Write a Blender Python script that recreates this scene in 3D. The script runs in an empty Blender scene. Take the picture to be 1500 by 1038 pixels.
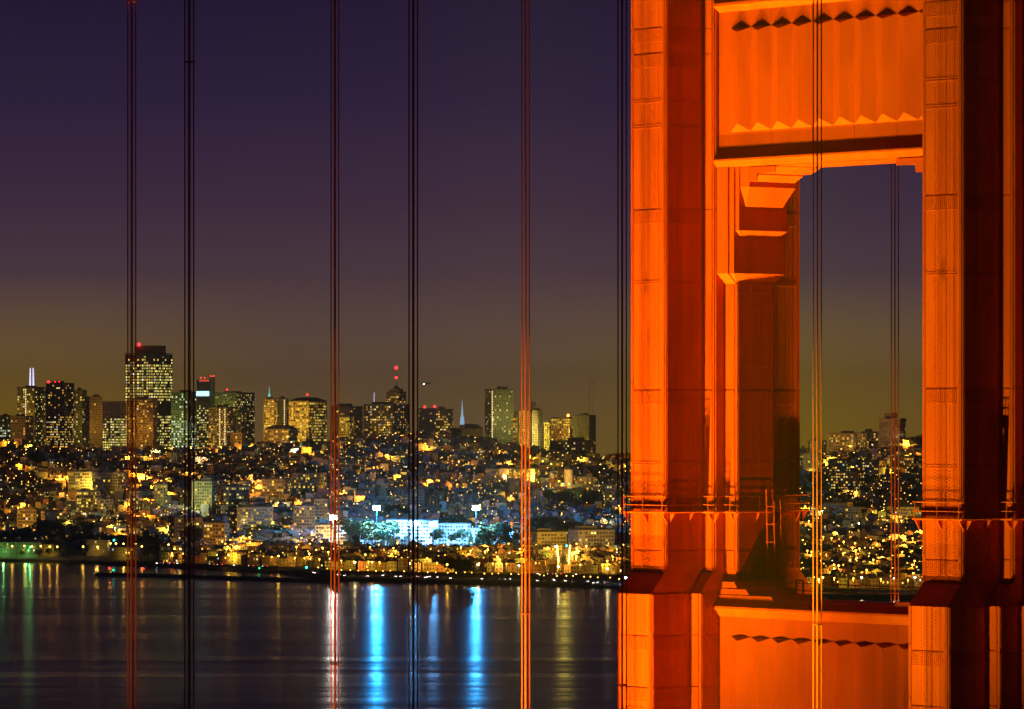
import bpy, math, random
from mathutils import Vector, Matrix
random.seed(11)
C = bpy.context.scene.collection
SC = bpy.context.scene
PI = math.pi

# ------------------------------------------------------------------ camera
EYE = 146.0                       # metres above the water
FPX = 7228.0                      # focal length in photo pixels (photo 1500 wide)
cam = bpy.data.cameras.new('camera'); cam.sensor_width = 36.0; cam.lens = 36.0 * FPX / 1500.0
cam.shift_y = 87.0 / 1500.0; cam.clip_start = 5.0; cam.clip_end = 90000.0
co = bpy.data.objects.new('camera', cam); C.objects.link(co)
co.location = (0, 0, EYE); co.rotation_euler = (PI / 2, 0, 0); SC.camera = co

# ------------------------------------------------------------------ night sky
W = bpy.data.worlds.new('World'); SC.world = W; W.use_nodes = True
nt = W.node_tree; N = nt.nodes; L = nt.links; N.clear()
tc = N.new('ShaderNodeTexCoord'); sep = N.new('ShaderNodeSeparateXYZ'); L.new(tc.outputs['Generated'], sep.inputs[0])
mr = N.new('ShaderNodeMapRange'); mr.inputs[1].default_value = -0.012; mr.inputs[2].default_value = 0.16
L.new(sep.outputs['Z'], mr.inputs[0])
ramp = N.new('ShaderNodeValToRGB'); L.new(mr.outputs[0], ramp.inputs[0])
def srgb(r, g, b):
    f = lambda c: (c / 255 / 12.92) if c / 255 <= 0.04045 else ((c / 255 + 0.055) / 1.055) ** 2.4
    return (f(r), f(g), f(b), 1)
el = ramp.color_ramp.elements
stops = [(0.0, srgb(126, 97, 52)), (0.085, srgb(119, 92, 58)), (0.155, srgb(100, 77, 65)), (0.235, srgb(78, 58, 68)), (0.316, srgb(64, 45, 65)), (0.436, srgb(46, 33, 60)),
         (0.557, srgb(36, 25, 52)), (1.0, srgb(14, 12, 26))]
el[0].position = stops[0][0]; el[0].color = stops[0][1]; el[1].position = 1.0; el[1].color = stops[-1][1]
for p, c in stops[1:-1]:
    e = el.new(p); e.color = c
# olive city glow, low over the horizon, stronger in lumps round the compass
at2 = N.new('ShaderNodeMath'); at2.operation = 'ARCTAN2'; L.new(sep.outputs['X'], at2.inputs[0]); L.new(sep.outputs['Y'], at2.inputs[1])
cx = N.new('ShaderNodeMath'); cx.operation = 'MULTIPLY_ADD'; cx.inputs[1].default_value = 40.0; cx.inputs[2].default_value = 0.85
L.new(at2.outputs[0], cx.inputs[0])
cs = N.new('ShaderNodeMath'); cs.operation = 'COSINE'; L.new(cx.outputs[0], cs.inputs[0])
lump = N.new('ShaderNodeMapRange'); lump.inputs[1].default_value = 0.6; lump.inputs[2].default_value = -1.0
L.new(cs.outputs[0], lump.inputs[0])
low = N.new('ShaderNodeMapRange'); low.inputs[1].default_value = 0.029; low.inputs[2].default_value = -0.01
L.new(sep.outputs['Z'], low.inputs[0])
low2 = N.new('ShaderNodeMath'); low2.operation = 'POWER'; low2.inputs[1].default_value = 1.3; L.new(low.outputs[0], low2.inputs[0])
ns = N.new('ShaderNodeTexNoise'); ns.inputs['Scale'].default_value = 9.0; ns.inputs['Detail'].default_value = 3.0
mpn = N.new('ShaderNodeMapping'); mpn.inputs['Scale'].default_value = (1, 1, 5); L.new(tc.outputs['Generated'], mpn.inputs[0]); L.new(mpn.outputs[0], ns.inputs['Vector'])
nr = N.new('ShaderNodeMapRange'); nr.inputs[3].default_value = 0.55; nr.inputs[4].default_value = 1.35; L.new(ns.outputs['Fac'], nr.inputs[0])
nm_ = N.new('ShaderNodeMath'); nm_.operation = 'MULTIPLY'; L.new(lump.outputs[0], nm_.inputs[0]); L.new(nr.outputs[0], nm_.inputs[1])
fac = N.new('ShaderNodeMath'); fac.operation = 'MULTIPLY'; L.new(nm_.outputs[0], fac.inputs[0]); L.new(low2.outputs[0], fac.inputs[1])
mix = N.new('ShaderNodeMixRGB'); mix.inputs[2].default_value = srgb(146, 114, 8)
L.new(fac.outputs[0], mix.inputs[0]); L.new(ramp.outputs[0], mix.inputs[1])
bg = N.new('ShaderNodeBackground'); bg.inputs['Strength'].default_value = 1.0
L.new(mix.outputs[0], bg.inputs['Color'])
wo = N.new('ShaderNodeOutputWorld'); L.new(bg.outputs[0], wo.inputs['Surface'])
SC.view_settings.view_transform = 'Standard'; SC.view_settings.look = 'None'
SC.view_settings.exposure = 0.0; SC.view_settings.gamma = 1.0; SC.view_settings.use_curve_mapping = False
SC.cycles.max_bounces = 5; SC.cycles.diffuse_bounces = 2; SC.cycles.glossy_bounces = 2; SC.cycles.transmission_bounces = 1
SC.cycles.sample_clamp_indirect = 4.0
SC.cycles.use_light_tree = True

# tower frame: a runs along the struts to the right leg, n runs out of the lit face
TH = 0.88857; OX, OY = 22.0947, 314.4714
CT, ST = math.cos(TH), math.sin(TH)
def tw(a, n, z):
    """tower coordinates (z above the eye) -> world"""
    return Vector((OX + a * CT - n * ST, OY - a * ST - n * CT, EYE + z))
D = 13.715

# ---- floodlights standing on the roadway before the tower, and one added fill
def flood(a, n, z, aim, power, col, size, radius=0.5):
    l = bpy.data.lights.new('floodlight', 'SPOT'); l.energy = power; l.color = col
    l.spot_size = math.radians(size); l.spot_blend = 1.0; l.shadow_soft_size = radius
    o = bpy.data.objects.new('floodlight', l); C.objects.link(o)
    o.location = tw(a, n, z)
    o.rotation_euler = (tw(*aim) - o.location).to_track_quat('-Z', 'Y').to_euler()
SODIUM = (1.0, 0.79, 0.01); SODIUM2 = (1.0, 1.05, 0.01)
flood(-13.5, 24, -66, (-14.6, 6, 60), 1.05e6, SODIUM, 31, 0.2)
flood(-13.3, 42, -66, (-14.6, 6, 6), 0.66e6, SODIUM, 34, 0.22)
flood(-13.9, 47, -66, (2.0, 2, 9), 0.46e6, SODIUM, 38, 0.25)
flood(12.6, 24, -66, (14.2, 6, 60), 0.38e6, SODIUM2, 25, 0.2)
flood(13.4, 42, -66, (15.0, 6, 4), 0.40e6, SODIUM2, 28, 0.22)
flood(13.6, 40, -66, (-12.5, 0, 2), 0.12e6, (1.0, 0.32, 0.004), 27, 0.3)  # added fill, reddened, for the inner faces of the left leg
# narrow spots added low down to brighten the lit suspender ropes, a second one reaching for the top of the two bright sets
for a_, n_, p_, c_, hi_ in ((-D, 16.2, 4.5e6, SODIUM, 1.4e7), (-D, 31.44, 1.4e6, SODIUM, 2e6), (-D, 46.7, 0.4e6, SODIUM, 0), (D, 16.2, 4.6e6, (1.0, 1.7, 0.02), 1.3e7), (-D, -16.2, 1.5e6, SODIUM, 4e6)):
    da_, dn_ = (7.5, 7.5) if a_ < 0 else (1.5, 10.5)
    flood(a_ + da_, n_ + dn_, -66, (a_, n_, 62), p_, c_, 17, 0.15)
    if hi_: flood(a_ + da_ * 1.05, n_ + dn_ * .97, -66, (a_, n_, 92), hi_, c_, 11, 0.15)

# ------------------------------------------------------------------ materials
MATS = {}
def mat(name, base=(0.5, 0.5, 0.5), rough=0.6, metal=0.0, spec=None):
    m = bpy.data.materials.new(name); m.use_nodes = True
    b = m.node_tree.nodes['Principled BSDF']
    b.inputs['Base Color'].default_value = (*base, 1); b.inputs['Roughness'].default_value = rough; b.inputs['Metallic'].default_value = metal
    if spec is not None: b.inputs['Specular IOR Level'].default_value = spec
    MATS[name] = m
    return m, m.node_tree.nodes, m.node_tree.links, b
def noise(N, L, scale, detail=4, coord='Object', stretch=(1, 1, 1)):
    t = N.new('ShaderNodeTexCoord'); mp = N.new('ShaderNodeMapping'); mp.inputs['Scale'].default_value = stretch
    n = N.new('ShaderNodeTexNoise'); n.inputs['Scale'].default_value = scale; n.inputs['Detail'].default_value = detail
    L.new(t.outputs[coord], mp.inputs['Vector']); L.new(mp.outputs[0], n.inputs['Vector'])
    return n
def tinted(name, c0, c1, scale, rough, stretch=(1, 1, 1), bump=0.0, spec=None, scale2=None):
    m, N, L, b = mat(name, c0, rough, spec=spec)
    n = noise(N, L, scale, 5, 'Object', stretch)
    r = N.new('ShaderNodeValToRGB'); r.color_ramp.elements[0].color = (*c0, 1); r.color_ramp.elements[1].color = (*c1, 1)
    r.color_ramp.elements[0].position = 0.35; r.color_ramp.elements[1].position = 0.68
    L.new(n.outputs['Fac'], r.inputs[0]); L.new(r.outputs[0], b.inputs['Base Color'])
    if bump:
        n2 = noise(N, L, scale2 or scale * 6, 4)
        bp = N.new('ShaderNodeBump'); bp.inputs['Strength'].default_value = bump; bp.inputs['Distance'].default_value = 0.03
        L.new(n2.outputs['Fac'], bp.inputs['Height']); L.new(bp.outputs[0], b.inputs['Normal'])
    return m
# orange bridge paint, with streaks run down by rain
paint = tinted('orange_paint', (0.48, 0.047, 0.011), (0.60, 0.066, 0.015), 1.1, 0.5, (1, 1, 0.12), 0.2, 0.3, 5)
paint_old = tinted('weathered_orange_paint', (0.47, 0.046, 0.011), (0.58, 0.062, 0.014), 0.7, 0.6, (1, 1, 0.3), 0.2, 0.25, 3)
rope_paint = tinted('orange_rope_paint', (0.46, 0.05, 0.012), (0.56, 0.06, 0.014), 6, 0.55, spec=0.3)

def emis(name, col, strength, sampling='NONE'):
    m = bpy.data.materials.new(name); m.use_nodes = True
    N = m.node_tree.nodes; L = m.node_tree.links; N.clear()
    e = N.new('ShaderNodeEmission'); e.inputs['Color'].default_value = (*col, 1); e.inputs['Strength'].default_value = strength
    o = N.new('ShaderNodeOutputMaterial'); L.new(e.outputs[0], o.inputs[0])
    m.cycles.emission_sampling = sampling
    return m
def attr_mat(name, attr, rough=0.85, grain=0.25, scale=0.15):
    m, N, L, b = mat(name, (0.3, 0.3, 0.3), rough, spec=0.2)
    a = N.new('ShaderNodeAttribute'); a.attribute_name = attr
    n = noise(N, L, scale, 5)
    mrn = N.new('ShaderNodeMapRange'); mrn.inputs[3].default_value = 1 - grain; mrn.inputs[4].default_value = 1 + grain
    L.new(n.outputs['Fac'], mrn.inputs[0])
    v = N.new('ShaderNodeVectorMath'); v.operation = 'SCALE'; L.new(a.outputs['Color'], v.inputs[0]); L.new(mrn.outputs[0], v.inputs['Scale'])
    L.new(v.outputs[0], b.inputs['Base Color'])
    return m
wall_m = attr_mat('painted_wall', 'tint', 0.85, 0.3, 0.25)
roof_m = tinted('roofing_felt', (0.05, 0.045, 0.04), (0.11, 0.1, 0.09), 0.2, 0.9, bump=0.2)
glow_m = bpy.data.materials.new('lit_window'); glow_m.use_nodes = True
_n = glow_m.node_tree.nodes; _l = glow_m.node_tree.links; _n.clear()
_a = _n.new('ShaderNodeAttribute'); _a.attribute_name = 'tint'
_e = _n.new('ShaderNodeEmission'); _o = _n.new('ShaderNodeOutputMaterial')
_l.new(_a.outputs['Color'], _e.inputs['Color']); _l.new(_e.outputs[0], _o.inputs[0]); glow_m.cycles.emission_sampling = 'NONE'
glass_m = mat('dark_glass', (0.02, 0.022, 0.025), 0.15)[0]
metal_m = tinted('galvanised_steel', (0.16, 0.16, 0.16), (0.24, 0.24, 0.23), 2, 0.5)
leaf_m = attr_mat('foliage', 'tint', 0.8, 0.45, 0.8)
bark_m = tinted('bark', (0.06, 0.045, 0.03), (0.1, 0.075, 0.05), 2, 0.95, bump=0.4)
rock_m = tinted('riprap', (0.06, 0.055, 0.05), (0.14, 0.125, 0.11), 0.3, 0.95, bump=0.6)
concrete_m = tinted('concrete', (0.26, 0.25, 0.22), (0.36, 0.34, 0.3), 0.2, 0.9)
asphalt_m = tinted('asphalt', (0.04, 0.04, 0.04), (0.06, 0.058, 0.055), 0.1, 0.85)
tyre_m = mat('tyre_rubber', (0.02, 0.02, 0.02), 0.8)[0]
E_SOD = emis('sodium_lantern', (1.0, 0.48, 0.06), 22)
E_SOD2 = emis('amber_lantern', (1.0, 0.40, 0.035), 18)
E_WHT = emis('white_lantern', (1.0, 0.85, 0.5), 20)
E_RED = emis('red_beacon', (1.0, 0.01, 0.015), 14)
E_GRN = emis('green_beacon', (0.02, 1.0, 0.25), 4)
E_CYN = emis('blue_green_signal', (0.03, 0.75, 0.8), 8)
E_FLD = emis('stadium_lamp', (0.5, 0.8, 1.0), 90)
E_FLW = emis('white_stadium_lamp', (1.0, 0.95, 0.9), 90)
E_BLU = emis('pale_blue_spire_glow', (0.45, 0.75, 1.0), 0.75)  # lit look of belfry and spire put in as their own glow
E_BLB = emis('bright_blue_sign_light', (0.5, 0.85, 1.0), 2.2)
E_VIO = emis('violet_white_surface_glow', (0.75, 0.7, 1.0), 1.6)  # glow put into the prongs, pole and flag themselves
E_TEA = emis('teal_cupola_glow', (0.15, 0.75, 0.7), 1.2)  # cupola's lit look, given to its surface as glow
E_HEAD = emis('headlamp', (1.0, 0.92, 0.85), 14)
E_TAIL = emis('tail_lamp', (1.0, 0.03, 0.03), 8)

# ------------------------------------------------------------------ mesh helpers
class MB:
    def __init__(s): s.v = []; s.f = []; s.m = []; s.t = []
    def quad(s, pts, m=0, t=None):
        i = len(s.v); s.v += [tuple(p) for p in pts]; s.f.append(tuple(range(i, i + len(pts)))); s.m.append(m); s.t.append(t or (0.3, 0.3, 0.3))
    def box(s, x0, x1, y0, y1, z0, z1, m=0, t=None, bottom=True):
        i = len(s.v)
        s.v += [(x0, y0, z0), (x1, y0, z0), (x1, y1, z0), (x0, y1, z0), (x0, y0, z1), (x1, y0, z1), (x1, y1, z1), (x0, y1, z1)]
        fs = [(0, 1, 5, 4), (1, 2, 6, 5), (2, 3, 7, 6), (3, 0, 4, 7), (4, 5, 6, 7)] + ([(3, 2, 1, 0)] if bottom else [])
        for f in fs: s.f.append(tuple(i + k for k in f)); s.m.append(m); s.t.append(t or (0.3, 0.3, 0.3))
    def prism(s, poly, z0, z1, m=0, t=None):
        """poly counter-clockwise seen from +z"""
        n = len(poly); i = len(s.v)
        s.v += [(x, y, z0) for x, y in poly] + [(x, y, z1) for x, y in poly]
        fs = [(k, (k + 1) % n, n + (k + 1) % n, n + k) for k in range(n)] + [tuple(range(n, 2 * n)), tuple(reversed(range(n)))]
        for f in fs: s.f.append(tuple(i + k for k in f)); s.m.append(m); s.t.append(t or (0.3, 0.3, 0.3))
    def loft(s, p0, p1, m=0, t=None):
        """closed solid between two rings of points with the same count"""
        n = len(p0); i = len(s.v); s.v += [tuple(p) for p in p0] + [tuple(p) for p in p1]
        fs = [(k, (k + 1) % n, n + (k + 1) % n, n + k) for k in range(n)] + [tuple(range(n, 2 * n)), tuple(reversed(range(n)))]
        for f in fs: s.f.append(tuple(i + k for k in f)); s.m.append(m); s.t.append(t or (0.3, 0.3, 0.3))
    def tube(s, p, q, r, n=6, r2=None, m=0, t=None):
        p = Vector(p); q = Vector(q); d = (q - p).normalized()
        u = d.orthogonal().normalized(); w = d.cross(u); r2 = r if r2 is None else r2
        ring = lambda c, rr: [c + (u * math.cos(2 * PI * k / n) + w * math.sin(2 * PI * k / n)) * rr for k in range(n)]
        s.loft(ring(p, r), ring(q, r2), m, t)
    def ball(s, c, r, m=0, n=6, rings=4, sz=1.0, t=None):
        i = len(s.v); c = Vector(c)
        s.v.append(tuple(c + Vector((0, 0, r * sz))))
        for j in range(1, rings):
            ph = PI * j / rings
            for k in range(n):
                s.v.append((c.x + r * math.sin(ph) * math.cos(2 * PI * k / n), c.y + r * math.sin(ph) * math.sin(2 * PI * k / n), c.z + r * sz * math.cos(ph)))
        s.v.append(tuple(c - Vector((0, 0, r * sz)))); last = len(s.v) - 1
        def add(f): s.f.append(f); s.m.append(m); s.t.append(t or (0.3, 0.3, 0.3))
        for k in range(n): add((i, i + 1 + k, i + 1 + (k + 1) % n))
        for j in range(rings - 2):
            for k in range(n):
                a = i + 1 + j * n; add((a + k, a + n + k, a + n + (k + 1) % n, a + (k + 1) % n))
        a = i + 1 + (rings - 2) * n
        for k in range(n): add((a + k, last, a + (k + 1) % n))
    def mesh(s, name, mats, tint=False, smooth=False):
        me = bpy.data.meshes.new(name); me.from_pydata(s.v, [], s.f)
        for m in (mats if isinstance(mats, (list, tuple)) else [mats]): me.materials.append(m)
        me.polygons.foreach_set('material_index', s.m)
        if smooth: me.polygons.foreach_set('use_smooth', [True] * len(s.f))
        if tint:
            at = me.attributes.new('tint', 'FLOAT_COLOR', 'FACE'); fl = []
            for c in s.t: fl += [c[0], c[1], c[2], 1.0]
            at.data.foreach_set('color', fl)
        me.update(); return me
    def build(s, name, mats, parent=None, tint=False, smooth=False, loc=None):
        o = bpy.data.objects.new(name, s.mesh(name, mats, tint, smooth)); C.objects.link(o)
        if parent: o.parent = parent
        if loc: o.location = loc
        return o
def inst(name, me, parent=None, loc=(0, 0, 0), rz=0.0, sc=None):
    o = bpy.data.objects.new(name, me); C.objects.link(o); o.parent = parent; o.location = loc; o.rotation_euler = (0, 0, rz)
    if sc: o.scale = sc
    return o
def tag(o, label=None, cat=None, group=None, kind=None):
    if label: o['label'] = label
    if cat: o['category'] = cat
    if group: o['group'] = group
    if kind: o['kind'] = kind
    return o
def thing(name, label, cat, loc=(0, 0, 0), rz=0.0, group=None):
    o = bpy.data.objects.new(name, None); C.objects.link(o); o.location = loc; o.rotation_euler = (0, 0, rz); o.empty_display_size = 2
    return tag(o, label, cat, group)
def part(name, parent, kind=None):
    o = bpy.data.objects.new(name, None); C.objects.link(o); o.parent = parent
    if kind: o['kind'] = kind
    return o

# ------------------------------------------------------------------ land and water
def interp(tab, x):
    if x <= tab[0][0]: return tab[0][1]
    for (x0, y0), (x1, y1) in zip(tab, tab[1:]):
        if x <= x1: return y0 + (y1 - y0) * (x - x0) / (x1 - x0)
    return tab[-1][1]
def sstep(a, b, x):
    t = min(1, max(0, (x - a) / (b - a))); return t * t * (3 - 2 * t)
SHORE = [(-400, 4900), (0, 4863), (130, 4775), (250, 4669), (400, 4510), (500, 4325), (700, 4238), (900, 4122), (1200, 3900), (1900, 3700)]
RIDGE = [(-400, 96), (0, 98), (150, 92), (300, 88), (450, 100), (600, 107), (700, 99), (850, 86), (950, 78), (1150, 80), (1250, 86), (1330, 94), (1900, 94)]
def shore_y(x):                                   # bearing of the point, in photo pixels at that range
    u = 750 + x / 4400 * FPX
    return interp(SHORE, u) + 9 * math.sin(x * 0.021) + 5 * math.sin(x * 0.057 + 1)
def ground(x, y):
    ys = shore_y(x); u = 750 + x / max(y, 3000) * FPX
    if y <= ys: return -1.0
    bank = -1.0 + 4.2 * sstep(0, 12, y - ys)
    h = interp(RIDGE, u)
    z = (h - 3) * (0.25 * sstep(5350, 7150, y) + 0.75 * sstep(5500, 7200, y))
    z += 3.5 * sstep(5400, 6200, y) * (math.sin(x * 0.009 + y * 0.004) + math.sin(x * 0.017 - y * 0.007 + 2))
    z *= 1 - 0.45 * sstep(7250, 8300, y)
    return bank + max(0, z)
def px(u, y): return (u - 750) / FPX * y
def zv(v, y): return EYE + (606 - v) / FPX * y

g = MB()
NX, NYR = 110, 150
ys_rows = [3500 + (7600 - 3500) * k / (NYR - 1) for k in range(NYR)] + [8000, 8600, 9500, 11000, 14000]
xs = [-1.0 + 2.0 * k / (NX - 1) for k in range(NX)]
idx = []
for y in ys_rows:
    hw = 0.14 * y if y < 8000 else 0.14 * 8000 + (y - 8000) * 1.5
    row = []
    for s in xs:
        x = s * hw
        row.append(len(g.v)); g.v.append((x, y, ground(x, y) if y < 8600 else max(3, 30 - (y - 8600) * 0.02)))
    idx.append(row)
for j in range(len(ys_rows) - 1):
    for i in range(NX - 1):
        g.f.append((idx[j][i], idx[j][i + 1], idx[j + 1][i + 1], idx[j + 1][i])); g.m.append(0); g.t.append((0, 0, 0))
land_m = tinted('city_ground', (0.035, 0.04, 0.022), (0.085, 0.08, 0.06), 0.012, 0.95, bump=0.3, scale2=0.2)
tag(g.build('ground', land_m), kind='structure')

# water: long, wind-smeared ripples and slick lines
wm, N, L, b = mat('bay_water', (0.004, 0.005, 0.007), 0.19)
b.inputs['IOR'].default_value = 1.33
n1 = noise(N, L, 1.0, 3, 'Object', (0.0045, 0.03, 1)); n2 = noise(N, L, 1.0, 3, 'Object', (0.0012, 0.0085, 1))
rr = N.new('ShaderNodeMapRange'); rr.inputs[1].default_value = 0.3; rr.inputs[2].default_value = 0.7; rr.inputs[3].default_value = 0.15; rr.inputs[4].default_value = 0.235
L.new(n2.outputs['Fac'], rr.inputs[0]); L.new(rr.outputs[0], b.inputs['Roughness'])
bp = N.new('ShaderNodeBump'); bp.inputs['Strength'].default_value = 1.0; bp.inputs['Distance'].default_value = 0.55
bp2 = N.new('ShaderNodeBump'); bp2.inputs['Strength'].default_value = 1.0; bp2.inputs['Distance'].default_value = 1.6
L.new(n1.outputs['Fac'], bp.inputs['Height']); L.new(n2.outputs['Fac'], bp2.inputs['Height'])
L.new(bp2.outputs[0], bp.inputs['Normal']); L.new(bp.outputs[0], b.inputs['Normal'])
w = MB()
w.quad([(-16000, -3000, 0), (16000, -3000, 0), (16000, 14000, 0), (-16000, 14000, 0)])
tag(w.build('water', wm), kind='structure')
# deep bed far below would never show; the land sheet rises out of the water at the shore

# night air over the bay and the city, glowing round the lamps
HAZE = 5.0e-5
hm = bpy.data.materials.new('night_haze'); hm.use_nodes = True; hn = hm.node_tree; hn.nodes.clear()
pv = hn.nodes.new('ShaderNodeVolumePrincipled'); pv.inputs['Density'].default_value = HAZE; pv.inputs['Color'].default_value = (1.0, .86, .58, 1); pv.inputs['Anisotropy'].default_value = 0.5
ho = hn.nodes.new('ShaderNodeOutputMaterial'); hn.links.new(pv.outputs[0], ho.inputs['Volume'])
hz_box = MB(); hz_box.box(-16500, 16500, -3100, 14500, -3.0, 262.0)
if HAZE: tag(hz_box.build('haze', hm), kind='stuff')

# ------------------------------------------------------------------ the bridge tower
tower = thing('bridge_tower', 'floodlit orange steel suspension bridge tower with stepped legs and fluted portal struts', 'bridge tower', (OX, OY, 0), -TH)
W1, W2, W3 = 1.668, 2.686, 3.81
N1, N2, N3 = 5.877, 2.577, 1.609
DN = 1.17                                       # the lower shaft stands this much further out
def cruci(e=0.0, k=0.0, dn=0.0):
    """stepped plan of a leg, (a, -n) counter-clockwise; e grows it"""
    q = [(W1 + e, N1 + e + dn), (W1 + e, N2 + e + dn), (W2 + e, N2 + e + dn), (W2 + e, N3 + e + dn * 0.3), (W3 + e, N3 + e + dn * 0.3)]
    right = [(a, -n) for a, n in q]                       # front right
    back = [(a, n) for a, n in reversed(q)]
    return right + back + [(-a, y) for a, y in reversed(back)] + [(-a, y) for a, y in reversed(right)]
SEAMS = [34.6, 25.1, 23.45, 13.3, 1.6, -8.85]
LOW_SEAMS = [-14.35, -17.7, -27.0]
def rivet(mb, o, u, w, nrm, r=0.048, h=0.033):
    c = o; t = o + nrm * h
    base = [c + u * r + w * r, c - u * r + w * r, c - u * r - w * r, c + u * r - w * r]
    top = [t + u * r * .6 + w * r * .6, t - u * r * .6 + w * r * .6, t - u * r * .6 - w * r * .6, t + u * r * .6 - w * r * .6]
    i = len(mb.v); mb.v += [tuple(p) for p in base + top]
    for f in ((0, 1, 5, 4), (1, 2, 6, 5), (2, 3, 7, 6), (3, 0, 4, 7), (4, 5, 6, 7)):
        mb.f.append(tuple(i + k for k in f)); mb.m.append(0); mb.t.append((0, 0, 0))
PT = 0.05                                        # plate thickness
def clad(leg, riv, P, Q, nrm, z0, z1, seams, detail, edge=0.24):
    """steel plates on the face from P to Q (plan points), split at the seams, with corner angles and rivets"""
    P = Vector((*P, 0)); Q = Vector((*Q, 0)); u = (Q - P).normalized(); ln = (Q - P).length; nrm = Vector((*nrm, 0)); up = Vector((0, 0, 1))
    zs = sorted([z for z in seams if z0 + .3 < z < z1 - .3]); cuts = [z0] + zs + [z1]
    def slab(x0, x1, za, zb, th, name):
        mb = MB(); a = P + u * x0; b_ = P + u * x1
        fr = [a + nrm * th, b_ + nrm * th, b_ - nrm * 0.01, a - nrm * 0.01]
        mb.loft([p + up * (EYE + za) for p in fr], [p + up * (EYE + zb) for p in fr])
        mb.build(name, paint, leg)
    gp = 0.036
    for za, zb in zip(cuts, cuts[1:]):
        if zb - za < .2: continue
        slab(edge if ln > 1.5 else 0.10, ln - edge if ln > 1.5 else ln - 0.10, za + (gp if za != z0 else 0), zb - (gp if zb != z1 else 0), PT, 'plate')
    if ln > 1.5:
        ticks = [z0] + [z + .43 for z in zs if z + .43 < z1] + [z1]
        for za, zb in zip(ticks, ticks[1:]):
            for x0, x1 in ((-0.0, edge - .02), (ln - edge + .02, ln)):
                slab(x0, x1, za + (.03 if za != z0 else 0), zb - (.03 if zb != z1 else 0), PT + .025, 'corner_angle')
    if not detail: return
    lo, hi = max(z0, -22), min(z1, 30)
    def riv_at(x, z, th): rivet(riv, P + u * x + nrm * th + up * (EYE + z), u, up, nrm)
    if ln > 1.5:
        cols = [(edge * .5, PT + .025, 0, .14), (ln - edge * .5, PT + .025, 0, .14)]
        for f in (.36, .66):
            cols += [(ln * f - .13, PT, 0, .2), (ln * f + .13, PT, .1, .2)]
        if ln > 3.2: cols += [(ln * .82, PT, 0, .2)]
    else:
        cols = [(.16, PT, 0, .15), (ln - .16, PT, 0, .15)]
    for x, th, off, st in cols:
        z = lo + off
        while z < hi:
            if all(abs(z - s) > .09 for s in zs): riv_at(x, z, th)
            z += st
    if ln > 1.5:
        for s in zs:                                    # rows of rivets in the splices
            if not lo < s < hi: continue
            for k in range(7):
                z = s - .14 - k * .125; x = edge + .1
                while x < ln - edge - .05: riv_at(x, z, PT); x += .17
            for dz in (4.7, 4.85):
                z = s - dz; x = edge + .1
                while z > lo and x < ln - edge - .05: riv_at(x, z, PT); x += .13

for side in (-1, 1):
    leg = part('leg', tower); leg.location = (side * D, 0, 0)
    core = MB()
    core.prism(cruci(0), EYE - 10.2, EYE + 81)
    core.prism(cruci(0, 0, DN), 0, EYE - 11.6)
    # sloping weather caps from the lower shaft up to the upper one
    for (x0, x1, nf) in ((-W1, W1, N1), (W1, W2, N2), (-W2, -W1, N2)):
        for s in (1, -1):
            p = [(x0, -s * nf, EYE - 10.2), (x1, -s * nf, EYE - 10.2), (x1, -s * (nf + DN + .06), EYE - 11.66), (x0, -s * (nf + DN + .06), EYE - 11.66)]
            q = [(x0, -s * (nf - .3), EYE - 10.2), (x1, -s * (nf - .3), EYE - 10.2), (x1, -s * (nf - .3), EYE - 11.66), (x0, -s * (nf - .3), EYE - 11.66)]
            core.loft(p, q)
    core.prism(cruci(-.01), EYE - 11.6, EYE - 10.2)
    core.build('shaft', paint_old, leg)
    riv = MB()
    for dn, z0, z1, sm in ((0, -10.2, 60, SEAMS), (DN, -60, -11.66, LOW_SEAMS)):
        n1_, n2_, n3_ = N1 + dn, N2 + dn, N3 + dn * .3
        clad(leg, riv, (-W1, -n1_), (W1, -n1_), (0, -1), z0, z1, sm, True)
        clad(leg, riv, (W1, -n1_ + .01), (W1, -n2_), (1, 0), z0, z1, sm, True)
        clad(leg, riv, (W1, -n2_), (W2, -n2_), (0, -1), z0, z1, sm, True)
        clad(leg, riv, (W2, -n2_ + .01), (W2, -n3_), (1, 0), z0, z1, sm, True)
        clad(leg, riv, (W2, -n3_), (W3, -n3_), (0, -1), z0, z1, sm, dn == 0)
        if dn == 0:
            clad(leg, riv, (W3, -n3_ + .01), (W3, n3_ - .01), (1, 0), z0, z1, [8.0] + sm[3:], True)
            clad(leg, riv, (W2, n3_), (W2, n2_), (1, 0), z0, z1, sm, False)
            clad(leg, riv, (W1, n2_), (W1, n1_ - .01), (1, 0), z0, z1, sm, True)
    tag(riv.build('rivets', paint, leg), kind='stuff')
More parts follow.
